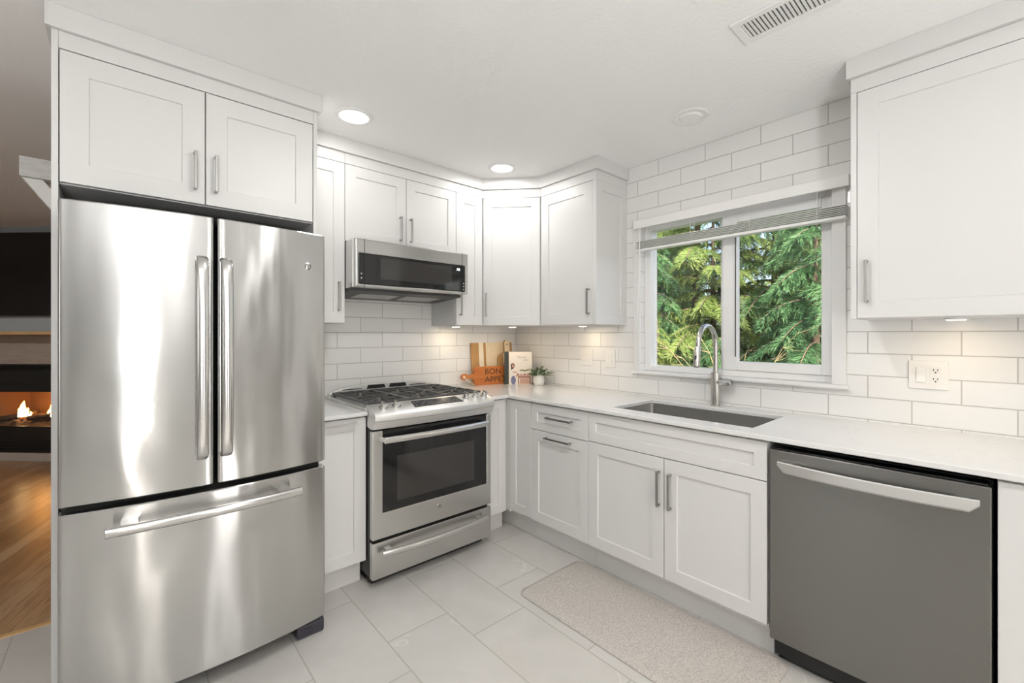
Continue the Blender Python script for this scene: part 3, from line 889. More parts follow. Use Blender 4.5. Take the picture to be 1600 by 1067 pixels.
for x0, dd_ in ((-2.337, dL), (-2.263, dR)):
    yb = bowy(x0); b = MB(BACK)
    path = []
    for i in range(21):
        t_ = -1 + 2 * i / 20
        path.append((x0, yb + 0.038 + 0.014 * (1 - t_ * t_), 1.230 + t_ * 0.345))
    path = [(x0, yb + 0.004, 0.868), (x0, yb + 0.022, 0.871)] + path + [(x0, yb + 0.022, 1.591), (x0, yb + 0.004, 1.594)]
    b.sweep(path, 0.036, 0.020, (1, 0, 0))
    h_ = b.build('handle', STEELH, dd_, 0, 50)
b = MB(BACK); path = []
for i in range(25):
    t_ = -1 + 2 * i / 24
    x = -2.300 + t_ * 0.292
    path.append((x, 0.945 + 0.020 * (1 - t_ * t_), 0.677))
b.sweep(path, 0.032, 0.020, (0, 0, 1))
for s_ in (-1, 1):
    x = -2.300 + s_ * 0.235
    b.box(x - 0.022, x + 0.022, bowy(x) - 0.002, 0.945, 0.666, 0.690)
fh = b.build('handle', STEELH, dF, 0, 50)
for s_ in (-1, 1):
    b = MB(BACK); x = -2.300 + s_ * 0.2925; b.box(x - 0.0015, x + 0.0015, 0.937, 0.953, 0.664, 0.690); b.build('end_cap', DARKGREY, fh)
for x0 in (-2.697, -1.997):
    b = MB(BACK); b.sect([(0.775, 0.0), (0.838, 0.0), (0.846, 0.012), (0.848, 0.052), (0.835, 0.066), (0.775, 0.066)], x0, x0 + 0.110)
    ft = b.build('foot', FOOTM, fr, 0.004)
    b = MB(BACK); b.sect([(0.846, 0.030), (0.851, 0.032), (0.851, 0.044), (0.846, 0.046)], x0 + 0.012, x0 + 0.060); b.build('foot_rib', FOOTM, ft, 0.001)
for x0 in (-2.690, -1.960):
    b = MB(BACK); b.box(x0, x0 + 0.065, 0.62, 0.80, 1.7355, 1.753); b.build('hinge_cover', BLACK, fr, 0.004)
def monogram(f, parent, u, n, z, r, name='emblem'):
    """round script badge: chrome disc, ring and looping strokes"""
    b = MB(f); b.lathe([(0.0005, n - 0.001), (r, n - 0.001), (r, n + 0.0015), (r * 0.93, n + 0.002), (0.0005, n + 0.002)], (u, 0, z), 32, 'n')
    e = b.build(name, STEELH, parent, 0, 40)
    b = MB(f)
    ring = [(u + r * 0.80 * math.cos(2 * PI * i / 28), n + 0.0022, z + r * 0.80 * math.sin(2 * PI * i / 28)) for i in range(29)]
    b.tube(ring, r * 0.075, 6)
    for k in range(4):
        a0 = PI / 2 * k + 0.3
        b.tube([(u + r * 0.80 * math.cos(a0 + s_ * 0.28) * (1 - 0.22 * abs(math.sin(s_ * 2))), n + 0.0022, z + r * 0.8 * math.sin(a0 + s_ * 0.28) * (1 - 0.22 * abs(math.sin(s_ * 2)))) for s_ in (-1, -0.5, 0, 0.5, 1)], r * 0.10, 6)
    # G
    b.tube([(u - r * 0.34 + r * 0.24 * math.cos(a), n + 0.0022, z + r * 0.02 + r * 0.36 * math.sin(a)) for a in [0.6 + i * 0.42 for i in range(13)]] +
           [(u - r * 0.12, n + 0.0022, z - 0.04 * r), (u - r * 0.34, n + 0.0022, z - 0.04 * r)], r * 0.085, 6)
    # E
    b.tube([(u + r * (0.34 + 0.20 * math.cos(a)), n + 0.0022, z + r * (0.22 + 0.20 * math.sin(a))) for a in [0.5 + i * 0.5 for i in range(9)]], r * 0.08, 6)
    b.tube([(u + r * (0.34 + 0.24 * math.cos(a)), n + 0.0022, z + r * (-0.20 + 0.22 * math.sin(a))) for a in [1.6 + i * 0.5 for i in range(9)]], r * 0.08, 6)
    b.build('monogram', DARKGREY, e, 0, 50)
monogram(BACK, dR, -1.962, bowy(-1.962), 1.607, 0.0155)

# ------------------------------------------------------------------ gas range
rg = thing('gas_range', 'stainless steel slide-in gas range with black oven glass', 'range', (-1.22, -0.35, 0))
RX0, RX1, RC = -1.6035, -0.8345, -1.219
b = MB(BACK); b.box(RX0, RX1, 0.02, 0.668, 0.055, 0.912); b.build('body', BLACK, rg, 0.004)
b = MB(BACK); b.box(RX0 + 0.02, RX1 - 0.02, 0.06, 0.640, 0.004, 0.055); b.build('base', BLACK, rg, 0.003)
for xx in (RX0 + 0.035, RX1 - 0.035):
    for nn in (0.08, 0.60):
        b = MB(BACK); b.lathe([(0.016, 0.0), (0.016, 0.006), (0.008, 0.008), (0.008, 0.012)], (xx, nn, 0), 12); b.build('leveling_foot', BLACK, rg, 0, 40)
# cooktop pan with lips over the worktop
b = MB(BACK)
b.box(RX0 - 0.006, RX1 + 0.006, 0.030, 0.628, 0.9145, 0.9215)
b.box(RX0 - 0.004, RX0 + 0.014, 0.034, 0.626, 0.9215, 0.930); b.box(RX1 - 0.014, RX1 + 0.004, 0.034, 0.626, 0.9215, 0.930)
ck = b.build('cooktop', SATIN, rg, 0.002)
# rear vent trim, arched
b = MB(BACK); top = []
for i in range(25):
    t_ = -1 + 2 * i / 24
    top.append((RC + t_ * 0.375, 0.940 + 0.050 * (1 - t_ ** 4 * 0.85)))
b.face_poly([(RC - 0.375, 0.9216), (RC + 0.375, 0.9216)] + top[::-1], 0.032, 0.062)
vt = b.build('vent_trim', SATIN, rg, 0.003)
for k in range(4):
    x0 = RC - 0.300 + k * 0.155
    w_ = 0.132 if k in (1, 2) else 0.125
    b = MB(BACK)
    if k in (1, 2):
        b.face_poly([(x0, 0.958), (x0 + 0.010, 0.983), (x0 + w_ - 0.010, 0.983), (x0 + w_, 0.958)], 0.0615, 0.0632)
    else:
        b.face_poly([(x0, 0.961), (x0 + w_, 0.961), (x0 + w_, 0.966), (x0, 0.966)], 0.0615, 0.0632)
    b.build('vent_slot', CAVITY, vt)
# burners
for (x, y, r_) in ((RC - 0.27, 0.20, 0.035), (RC - 0.27, 0.48, 0.045), (RC, 0.335, 0.048), (RC + 0.27, 0.20, 0.030), (RC + 0.27, 0.48, 0.052)):
    b = MB(BACK); b.lathe([(0.0005, 0.922), (r_ * 1.25, 0.922), (r_ * 1.15, 0.930), (r_ * 1.05, 0.932)], (x, y, 0), 24); bh = b.build('burner', STEELH, ck, 0, 40)
    b = MB(BACK); b.lathe([(0.0005, 0.931), (r_, 0.931), (r_, 0.937), (r_ * 0.9, 0.939), (0.0005, 0.939)], (x, y, 0), 24); b.build('burner_cap', IRON, ck, 0, 40)
# three cast grates
for k in range(3):
    gx0 = RX0 + 0.012 + k * 0.2485; gx1 = gx0 + 0.246
    b = MB(BACK); zt, zb, w_ = 0.956, 0.941, 0.011
    y0, y1 = 0.085, 0.618
    xm = (gx0 + gx1) / 2
    for xx in (gx0 + w_ / 2, gx1 - w_ / 2):
        b.box(xx - w_/2, xx + w_/2, y0, y1, zb, zt)
    for yy in (y0 + w_/2, (y0 + y1) / 2, y1 - w_/2):
        b.box(gx0 + w_, gx1 - w_, yy - w_/2, yy + w_/2, zb, zt)
    for cy in ((y0 * 3 + y1) / 4, (y0 + y1 * 3) / 4):
        for ang in range(0, 360, 45):
            a = math.radians(ang)
            r0, r1 = 0.028, 0.118 if ang % 90 else (0.112 if ang % 180 == 0 else 0.128)
            if ang % 90: r1 = 0.150
            p0 = Vector((xm + r0 * math.cos(a), cy + r0 * math.sin(a))); p1 = Vector((xm + r1 * math.cos(a), cy + r1 * math.sin(a)))
            dd_ = (p1 - p0).normalized(); s_ = Vector((-dd_.y, dd_.x)) * (w_ * 0.42)
            b.prism([(p0.x - s_.x, p0.y - s_.y), (p1.x - s_.x, p1.y - s_.y), (p1.x + s_.x, p1.y + s_.y), (p0.x + s_.x, p0.y + s_.y)], zb + 0.002, zt + 0.001)
    for xx in (gx0 + w_, gx1 - w_):
        for yy in (y0 + w_, y1 - w_):
            b.box(xx - 0.006, xx + 0.006, yy - 0.006, yy + 0.006, 0.9219, zb)
    b.build('grate', IRON, ck, 0.002)
# control panel: sloped top, bowed nose
def bow_r(x): return 0.022 * (1 - ((x - RC) / 0.385) ** 2)
b = MB(BACK); rings = []
N = 22
for i in range(N + 1):
    x = RX0 - 0.001 + (RX1 - RX0 + 0.002) * i / N
    q_ = bow_r(x)
    rings.append([(x, 0.6285, 0.836), (x, 0.6285, 0.945), (x, 0.636, 0.947), (x, 0.728 + q_, 0.912), (x, 0.740 + q_, 0.902), (x, 0.742 + q_, 0.893), (x, 0.738 + q_, 0.872), (x, 0.728 + q_ * 0.85, 0.866), (x, 0.716 + q_ * 0.6, 0.828), (x, 0.69, 0.826)])
b.rings(rings)
cp = b.build('control_panel', SATIN, rg, 0, 28)
def slope_z(n_, u): return 0.947 - (n_ - 0.636) * 0.035 / (0.092 + bow_r(u))
sl = Vector((0, 0.092, -0.035)).normalized(); sn = Vector((0, 0.035, 0.092)).normalized()
def on_slope(u, n_, lift): return (u, n_ + sn.y * lift, slope_z(n_, u) + sn.z * lift)
b = MB(BACK)
c_ = [(-1.352, 0.652), (-1.058, 0.652), (-1.035, 0.722), (-1.352, 0.722)]
c_ = [(-1.360, 0.650), (-1.064, 0.650), (-1.052, 0.722), (-1.372, 0.722)]
b.add([on_slope(u, n_, 0.0) for u, n_ in c_] + [on_slope(u, n_, 0.0018) for u, n_ in c_], [(0, 1, 2, 3), (4, 7, 6, 5), (0, 4, 5, 1), (1, 5, 6, 2), (2, 6, 7, 3), (3, 7, 4, 0)])
dp = b.build('display', DISPLAY, cp, 0.0006)
b = MB(BACK)
for r_ in range(3):
    for k in range(17):
        if 5 <= k <= 8 and r_ == 0: continue
        if random.random() < 0.25: continue
        u = -1.352 + k * 0.0172; n_ = 0.668 + r_ * 0.018
        w_ = random.uniform(0.002, 0.0045)
        b.add([on_slope(u - w_, n_ - 0.0016, 0.0022), on_slope(u + w_, n_ - 0.0016, 0.0022), on_slope(u + w_, n_ + 0.0016, 0.0022), on_slope(u - w_, n_ + 0.0016, 0.0022)], [(0, 1, 2, 3)])
b.build('key_legends', PRINT, dp)
for u in (-1.536, -1.462, -1.010, -0.940, -0.872):
    n_ = 0.684
    b = MB(BACK)
    P = [Vector(on_slope(u, n_, h)) for h in (0.0, 0.006, 0.0065, 0.026, 0.028)]
    b.tube(P, [0.0235, 0.0225, 0.0185, 0.0165, 0.014], 20)
    kn = b.build('knob', STEELH, cp, 0, 40)
    b = MB(BACK)
    q0 = Vector(on_slope(u, n_, 0.012)); q1 = Vector(on_slope(u, n_, 0.036))
    b.sweep([q0, q1], 0.036, 0.011, (0.35, sl.y, sl.z)); b.build('grip', STEELH, kn, 0, 40)
# oven door
OX0, OX1 = RX0 + 0.0005, RX1 - 0.0005
GX0, GX1, GZ0, GZ1 = -1.549, -0.869, 0.388, 0.815
b = MB(BACK); b.cells([OX0, GX0, GX1, OX1], [0.256, GZ0, 0.816], lambda i, j: not (i == 1 and j == 1), 0.669, 0.706)
od = b.build('oven_door', STEEL, rg, 0.003)
b = MB(BACK); b.box(GX0 + 0.0005, GX1 - 0.0005, 0.670, 0.7045, GZ0 + 0.0005, GZ1); og = b.build('door_glass', BLACKGL, od, 0.001)
b = MB(BACK); b.box(-1.468, -0.962, 0.7046, 0.7052, 0.432, 0.672); b.build('oven_window', OVENWIN, og)
b = MB(BACK); path = []
for i in range(21):
    t_ = -1 + 2 * i / 20
    path.append((-1.2235 + t_ * 0.332, 0.748 + 0.016 * (1 - t_ * t_), 0.772))
b.sweep(path, 0.034, 0.020, (0, 0, 1))
for s_ in (-1, 1):
    x = -1.2235 + s_ * 0.322
    b.box(x - 0.009, x + 0.009, 0.704, 0.742, 0.760, 0.784)
b.build('handle', STEELH, od, 0, 50)
monogram(BACK, od, -1.209, 0.706, 0.338, 0.0145)
# warming drawer
b = MB(BACK); b.box(OX0, OX1, 0.669, 0.706, 0.052, 0.240)
wd = b.build('warming_drawer', STEEL, rg, 0.003)
b = MB(BACK); path = []
for i in range(21):
    t_ = -1 + 2 * i / 20
    path.append((-1.224 + t_ * 0.338, 0.738 + 0.030 * (1 - t_ * t_), 0.190))
b.sweep(path, 0.032, 0.018, (0, 0, 1))
for s_ in (-1, 1):
    x = -1.224 + s_ * 0.296
    b.box(x - 0.016, x + 0.016, 0.704, 0.738, 0.182, 0.198)
b.build('handle', STEELH, wd, 0, 50)

# ------------------------------------------------------------------ microwave
mw = thing('microwave', 'stainless low-profile microwave hood mounted above the gas range', 'microwave', (-1.2235, -0.2, 1.578))
MX0, MX1 = -1.6025, -0.8445
b = MB(BACK); b.box(MX0, MX1, 0.001, 0.438, 1.580, 1.850); b.build('body', STEEL, mw, 0.003)
b = MB(BACK); b.sect([(0.02, 1.545), (0.10, 1.545), (0.395, 1.566), (0.395, 1.5795), (0.02, 1.5795)], MX0 + 0.004, MX1 - 0.004); bt = b.build('hood_underside', DARKGREY, mw, 0.002)
for x0 in (-1.50, -1.20):
    b = MB(BACK); b.sect([(0.14, 1.5475), (0.30, 1.5585), (0.30, 1.5575), (0.14, 1.5450)], x0, x0 + 0.25); b.build('filter_panel', NICKEL, bt, 0.001)
# front: rounded left and right ends around a glass band
b = MB(BACK)
us = [MX0, -1.580, -0.868, MX1]; zs = [1.580, 1.600, 1.768, 1.850]
b.cells(us, zs, lambda i, j: not (i == 1 and j == 1), 0.4385, 0.475)
fd = b.build('door_frame', STEEL, mw, 0.008, None, 3)
b = MB(BACK); b.box(-1.5795, -0.8685, 0.4385, 0.4735, 1.6005, 1.7675); gl = b.build('door_glass', BLACKGL, mw, 0.002)
b = MB(BACK); b.box(-1.455, -0.970, 0.4736, 0.4742, 1.632, 1.752); b.build('viewing_window', OVENWIN, gl)
for u in (-1.549, -0.893):
    b = MB(BACK); b.box(u - 0.0014, u + 0.0014, 0.4390, 0.4757, 1.5805, 1.8495); b.build('door_seam', CAVITY, mw)
text_mesh('clock', 'A8', CLOCK, 0.024, BACK(-0.9355, 0.4746, 1.7325), (1, 0, 0), (0, 0, 1), gl, 0.0002, xs=0.9)
for u, z_ in ((-1.567, 1.655), (-1.567, 1.630), (-0.881, 1.652), (-0.881, 1.632), (-0.881, 1.611)):
    b = MB(BACK); b.lathe([(0.0003, 0.4736), (0.0042, 0.4736), (0.0042, 0.4744), (0.0003, 0.4744)], (u, 0, z_), 10, 'n'); b.build('button', PRINT, gl, 0, 40)

# ------------------------------------------------------------------ dishwasher
dw = thing('dishwasher', 'dark stainless steel dishwasher with a curved bar handle', 'dishwasher', (-0.3, -2.546, 0))
DU0, DU1 = 2.2430, 2.8450
b = MB(RIGHT); b.box(DU0, DU1 + 0.004, 0.02, 0.575, 0.02, 0.872); b.build('tub', BLACK, dw, 0.003)
b = MB(RIGHT); b.box(DU0 + 0.01, DU1 - 0.01, 0.10, 0.565, 0.004, 0.0195); b.build('toe_grille', BLACK, dw, 0.002)
b = MB(RIGHT); b.box(DU0, DU1, 0.576, 0.640, 0.112, 0.862); dd_ = b.build('door', DWSTEEL, dw, 0.004, None, 3)
b = MB(RIGHT); b.box(DU0 + 0.008, DU1 - 0.008, 0.578, 0.632, 0.8625, 0.868); b.build('control_strip', BLACKGL, dd_, 0.002)
b = MB(RIGHT); rings = []
for i in range(25):
    t_ = -1 + 2 * i / 24
    u = 2.549 + t_ * 0.272
    n_ = 0.662 + 0.030 * (1 - t_ * t_)
    tp = min(1.0, (1 - abs(t_)) / 0.07)
    z_t = 0.823; z_b = 0.782 + 0.0
    e_ = 0.022 * (1 - tp)
    rings.append([(u, n_ - 0.012, z_b + e_ + 0.003), (u, n_ - 0.012, z_t - 0.003), (u, n_ - 0.005, z_t), (u, n_, z_t - 0.004), (u, n_ + 0.001, z_b + e_ + 0.006), (u, n_ - 0.004, z_b + e_)])
b.rings(rings)
for s_ in (-1, 1):
    u = 2.549 + s_ * 0.235
    b.box(u - 0.014, u + 0.014, 0.639, 0.662, 0.797, 0.815)
b.build('handle', SATIN, dd_, 0, 35)

# ------------------------------------------------------------------ window blind
bl = thing('window_blind', 'white horizontal blind pulled up to the top of the window', 'blind', (-0.03, -1.80, 1.86))
b = MB(R); b.box(1.226, 2.386, 0.048, 0.056, 2.006, 2.062); b.box(1.226, 1.232, 0.0165, 0.048, 2.006, 2.062); b.box(2.380, 2.386, 0.0165, 0.048, 2.006, 2.062)
b.build('valance', SLATM, bl, 0.003)
b = MB(R); b.box(1.236, 2.374, 0.0175, 0.046, 2.012, 2.056); b.build('headrail', SLATM, bl, 0.002)
def slat(z_, sag=0.0, tilt=0.0):
    b = MB(R)
    w_ = 0.024
    pr = [(0.031 + (k - 3) / 3 * w_, z_ + 0.0022 * (1 - ((k - 3) / 3) ** 2) + tilt * (k - 3) / 3) for k in range(7)]
    pts = pr + [(n_, z2 - 0.0026) for n_, z2 in pr[::-1]]
    b.sect(pts, 1.236, 2.372)
    return b.build('slat', SLATM, bl)
for z_ in [1.8795 + 0.0084 * k for k in range(6)]:
    slat(z_)
b = MB(R); b.box(1.236, 2.372, 0.009, 0.053, 1.857, 1.873); b.build('bottom_rail', SLATM, bl, 0.003)
for u in (1.33, 1.62, 1.95, 2.26):
    for nn in (0.006, 0.0575):
        b = MB(R); b.tube([(u, nn, 1.866), (u, nn, 2.010)], 0.0011, 6); b.build('ladder_cord', SLATM, bl)
b = MB(R); b.tube([(1.282, 0.060, 2.010), (1.276, 0.061, 1.70), (1.262, 0.062, 1.36)], [0.0028, 0.0028, 0.0022], 8); b.build('tilt_wand', VINYL, bl, 0, 50)

# ------------------------------------------------------------------ things on the counter
ZC = 0.914
def leaning(base, along, lean, h_ang):
    pass
# striped cutting board leaning on the tile
def board_frame(p0, p1, lean):
    """slanted board axes: u along the base, v up the leaning face"""
    U = (Vector((*p1, 0)) - Vector((*p0, 0))).normalized()
    Nn = Vector((U.y, -U.x, 0))           # towards the room
    V = (Vector((0, 0, 1)) * math.cos(lean) - Nn * math.sin(lean)).normalized()
    return U, V, U.cross(V)
class Slant(Frame):
    def __init__(s, o, U, V, N):
        s.o, s.U, s.V, s.N = Vector(o), U, V, N
    def __call__(s, a, b, z):
        return s.o + s.U * a + s.N * b + s.V * z
cb = thing('cutting_board', 'tall striped cutting board leaning on the tile behind the orange board', 'cutting board', (-0.28, -0.05, ZC))
U, V, N_ = board_frame((-0.492, -0.046), (-0.070, -0.046), 0.078)
SB = Slant((-0.492, -0.046, ZC + 0.0005), U, V, N_)
stripes = [(0.0, 0.072, WALN, 'brown_stripe'), (0.072, 0.118, CREAM, 'cream_stripe'), (0.118, 0.143, WALN, 'brown_stripe'), (0.143, 0.352, MAPLE, 'pale_field'), (0.352, 0.425, WALN, 'brown_stripe')]
for a, c_, m_, nm in stripes:
    b = MB(SB); b.face_poly([(a + 0.0002, 0.0), (c_ - 0.0002, 0.0), (c_ - 0.0002, 0.335), (a + 0.0002, 0.335)], -0.018, 0.0); b.build(nm, m_, cb, 0.0015 if a in (0.0, 0.352) else 0)
pb = thing('paddle_board', 'pale wooden paddle board standing behind the cookbook', 'cutting board', (-0.19, -0.11, ZC))
U, V, N_ = board_frame((-0.250, -0.082), (-0.030, -0.083), 0.085)
SB = Slant((-0.250, -0.082, ZC + 0.0005), U, V, N_)
b = MB(SB)
pts = [(0.0, 0.0), (0.20, 0.0), (0.20, 0.17)]
for i in range(7): a = PI / 2 * i / 6; pts.append((0.145 + 0.055 * math.cos(a), 0.19 + 0.055 * math.sin(a)))
pts += [(0.128, 0.262), (0.128, 0.335)]
for i in range(5): a = PI * i / 4; pts.append((0.100 + 0.028 * math.cos(a), 0.338 + 0.018 * math.sin(a)))
pts += [(0.072, 0.262)]
for i in range(7): a = PI / 2 + PI / 2 * i / 6; pts.append((0.055 + 0.055 * math.cos(a), 0.19 + 0.055 * math.sin(a)))
b.face_poly(pts, -0.014, 0.0); pbo = b.build('blade', WALN, pb, 0.002)
b = MB(SB); b.face_poly([(0.050, 0.003), (0.150, 0.003), (0.150, 0.236), (0.1275, 0.262), (0.1275, 0.335), (0.118, 0.348), (0.100, 0.353), (0.082, 0.348), (0.0725, 0.335), (0.0725, 0.262), (0.050, 0.236)], 0.0001, 0.0012); b.build('pale_stripe', MAPLE, pbo)
b = MB(SB); b.lathe([(0.0003, 0.0010), (0.006, 0.0010), (0.006, 0.0016), (0.0003, 0.0016)], (0.100, 0, 0.318), 14, 'n'); b.build('hang_hole', BURN, pbo)
bb = thing('serving_board', 'orange wooden serving board lettered with a French meal greeting', 'serving board', (-0.35, -0.13, ZC))
U, V, N_ = board_frame((-0.505, -0.084), (-0.217, -0.124), 0.05)
SB = Slant((-0.505, -0.084, ZC + 0.0005), U, V, N_)
b = MB(SB)
pts = [(0.012, 0.0), (0.40, 0.0), (0.412, 0.012), (0.412, 0.133), (0.40, 0.145), (0.012, 0.145), (0.0, 0.133), (0.0, 0.100), (-0.020, 0.088), (-0.060, 0.085)]
for i in range(9):
    a = PI * 0.30 + (PI * 1.4) * i / 8; pts.append((-0.085 + 0.030 * math.cos(a), 0.072 + 0.026 * math.sin(a)))
pts += [(-0.060, 0.058), (-0.020, 0.055), (0.0, 0.040), (0.0, 0.012)]
b.face_poly(pts, -0.017, 0.0); bbo = b.build('board', BON, bb, 0.002)
b = MB(SB); b.lathe([(0.0003, -0.0002), (0.010, -0.0002), (0.010, 0.0006), (0.0003, 0.0006)], (-0.090, 0, 0.072), 16, 'n'); b.build('hang_hole', CREAM, bbo)
b = MB(SB); b.tube([(-0.092, 0.001, 0.066), (-0.075, 0.006, 0.048), (-0.045, 0.008, 0.028), (-0.015, 0.007, 0.004)], 0.0018, 6); b.tube([(-0.086, 0.001, 0.066), (-0.06, 0.007, 0.046), (-0.02, 0.008, 0.020), (-0.002, 0.006, 0.003)], 0.0018, 6); b.build('hang_cord', CREAM, bb)
text_mesh('lettering', 'BON', BURN, 0.062, SB(0.092, 0.0006, 0.084), U, V, bbo, 0.0004, xs=1.16)
text_mesh('lettering', 'APPETIT', BURN, 0.062, SB(0.092, 0.0006, 0.022), U, V, bbo, 0.0004, xs=1.16)
# cookbook, standing at an angle
bk = thing('cookbook', 'upright cookbook with pink cover and black spine beside the plant', 'book', (-0.16, -0.21, ZC))
p0 = Vector((-0.267, -0.162, 0)); p1 = Vector((-0.103, -0.311, 0)); U = (p1 - p0).normalized(); N_ = Vector((U.y, -U.x, 0))
BKF = Frame((p0.x, p0.y, ZC), (U.x, U.y), (N_.x, N_.y))
bh_ = 0.262; bw_ = (p1 - p0).length
b = MB(BKF); b.box(0.004, bw_ - 0.003, -0.035, -0.003, 0.004, bh_ - 0.004); b.build('pages', PAGES, bk)
b = MB(BKF); b.box(0.0035, bw_, -0.0028, 0.0, 0.0005, bh_); cov = b.build('front_cover', COVER, bk, 0.0006)
b = MB(BKF); b.box(0.0035, bw_, -0.038, -0.0352, 0.0005, bh_); b.build('back_cover', SPINE, bk, 0.0006)
b = MB(BKF); b.box(-0.0008, 0.0033, -0.038, 0.0008, 0.0005, bh_); b.box(0.0033, 0.036, 0.0001, 0.0008, 0.0005, bh_); b.build('spine', SPINE, bk)
def disc(b, u, z, ru, rz, seg=16, mi=0):
    b.cur = mi
    pts = [(u + ru * math.cos(2 * PI * i / seg), z + rz * math.sin(2 * PI * i / seg)) for i in range(seg)]
    b.face_poly(pts, 0.0002, 0.0005 + 0.0002 * len(b.v) / 200)
BKG = Frame(BKF(0.036, 0, 0), (U.x, U.y), (N_.x, N_.y))
b = MB(BKG); s_ = bw_ - 0.036
disc(b, 0.17 * s_, 0.150, 0.016, 0.020, mi=0); disc(b, 0.15 * s_, 0.130, 0.010, 0.032, mi=0); disc(b, 0.18 * s_, 0.148, 0.008, 0.012, mi=1)
disc(b, 0.19 * s_, 0.085, 0.022, 0.040, mi=7); disc(b, 0.20 * s_, 0.032, 0.020, 0.036, mi=2); disc(b, 0.26 * s_, 0.098, 0.020, 0.007, mi=1)
b.cur = 3; b.face_poly([(0.30 * s_, 0.062), (0.97 * s_, 0.062), (0.97 * s_, 0.076), (0.30 * s_, 0.076)], 0.0002, 0.0012)
b.cur = 4; b.face_poly([(0.40 * s_, 0.002), (0.45 * s_, 0.002), (0.44 * s_, 0.062), (0.40 * s_, 0.062)], 0.0002, 0.0010); b.face_poly([(0.90 * s_, 0.002), (0.96 * s_, 0.002), (0.95 * s_, 0.062), (0.90 * s_, 0.062)], 0.0002, 0.0010)
b.face_poly([(0.40 * s_, 0.052), (0.95 * s_, 0.052), (0.95 * s_, 0.0622), (0.40 * s_, 0.0622)], 0.0002, 0.0011)
b.cur = 3; b.face_poly([(0.48 * s_, 0.004), (0.88 * s_, 0.004), (0.88 * s_, 0.048), (0.48 * s_, 0.048)], 0.0002, 0.0009)
for k in range(5):
    disc(b, (0.52 + 0.075 * k) * s_, 0.112 + 0.004 * math.sin(k * 2.1), 0.010, 0.006, 10, 5)
for k in range(4):
    disc(b, (0.40 + 0.14 * k) * s_, 0.082, 0.009, 0.006, 10, 3 if k % 2 else 4)
b.build('cover_picture', INKS, cov)
text_mesh('title', 'Magnolia', INKS[6], 0.026, BKG(0.33 * s_, 0.0006, 0.212), U, (0, 0, 1), cov, 0.0002, italic=0.35, xs=0.85)
text_mesh('title', 'Table', INKS[6], 0.026, BKG(0.55 * s_, 0.0006, 0.188), U, (0, 0, 1), cov, 0.0002, italic=0.35, xs=0.85)
# small potted plant
px_, py_ = -0.100, -0.386
pt = thing('potted_plant', 'small white pot of green sprigs next to the cookbook', 'potted plant', (px_, py_, ZC))
b = MB(); b.lathe([(0.0005, ZC + 0.0004), (0.034, ZC + 0.0004), (0.040, ZC + 0.006), (0.0455, ZC + 0.030), (0.0455, ZC + 0.048), (0.040, ZC + 0.070), (0.036, ZC + 0.083), (0.033, ZC + 0.084), (0.034, ZC + 0.072), (0.0005, ZC + 0.072)], (px_, py_, 0), 28)
b.build('pot', POTM, pt, 0, 40)
b = MB(); b.lathe([(0.0005, ZC + 0.0725), (0.0335, ZC + 0.0725), (0.031, ZC + 0.077), (0.0005, ZC + 0.079)], (px_, py_, 0), 20); b.build('soil', SOIL, pt, 0, 40)
rnd = random.Random(11)
bs = MB(); bf = MB()
for k in range(52):
    a = rnd.uniform(0, 2 * PI); el = rnd.uniform(0.30, 1.45); L = rnd.uniform(0.050, 0.088)
    if k >= 48: a = rnd.uniform(-1.9, -0.9); el = rnd.uniform(0.1, 0.45); L = 0.115
    base = Vector((px_ + 0.018 * math.cos(a) * rnd.random(), py_ + 0.018 * math.sin(a) * rnd.random(), ZC + 0.076))
    d0 = Vector((math.cos(a) * math.cos(el), math.sin(a) * math.cos(el), math.sin(el)))
    P = []
    for i in range(6):
        t_ = i / 5
        P.append(base + d0 * L * t_ + Vector((0, 0, -0.018 * t_ * t_)))
    bs.tube([tuple(q) for q in P], 0.0011, 5)
    for i in range(1, 12):
        t_ = i / 11
        c0 = base + d0 * L * t_ + Vector((0, 0, -0.018 * t_ * t_))
        for sgn in (-1, 1):
            side = d0.cross(Vector((0, 0, 1))).normalized() * sgn
            ld = (side * 0.8 + d0 * 0.5 + Vector((0, 0, rnd.uniform(-0.3, 0.6)))).normalized()
            lw = ld.cross(Vector((rnd.uniform(-1, 1), rnd.uniform(-1, 1), 1)).normalized()).normalized()
            ll = rnd.uniform(0.013, 0.021); w2 = ll * 0.36
            up = ld.cross(lw) * 0.0015
            bf.cur = rnd.choice((0, 0, 1, 1, 2))
            bf.addw([c0, c0 + ld * ll * 0.5 + lw * w2 + up, c0 + ld * ll, c0 + ld * ll * 0.5 - lw * w2 + up], [(0, 1, 2, 3)])
bs.build('stems', LEAFS[0], pt); bf.build('leaves', LEAFS, pt)

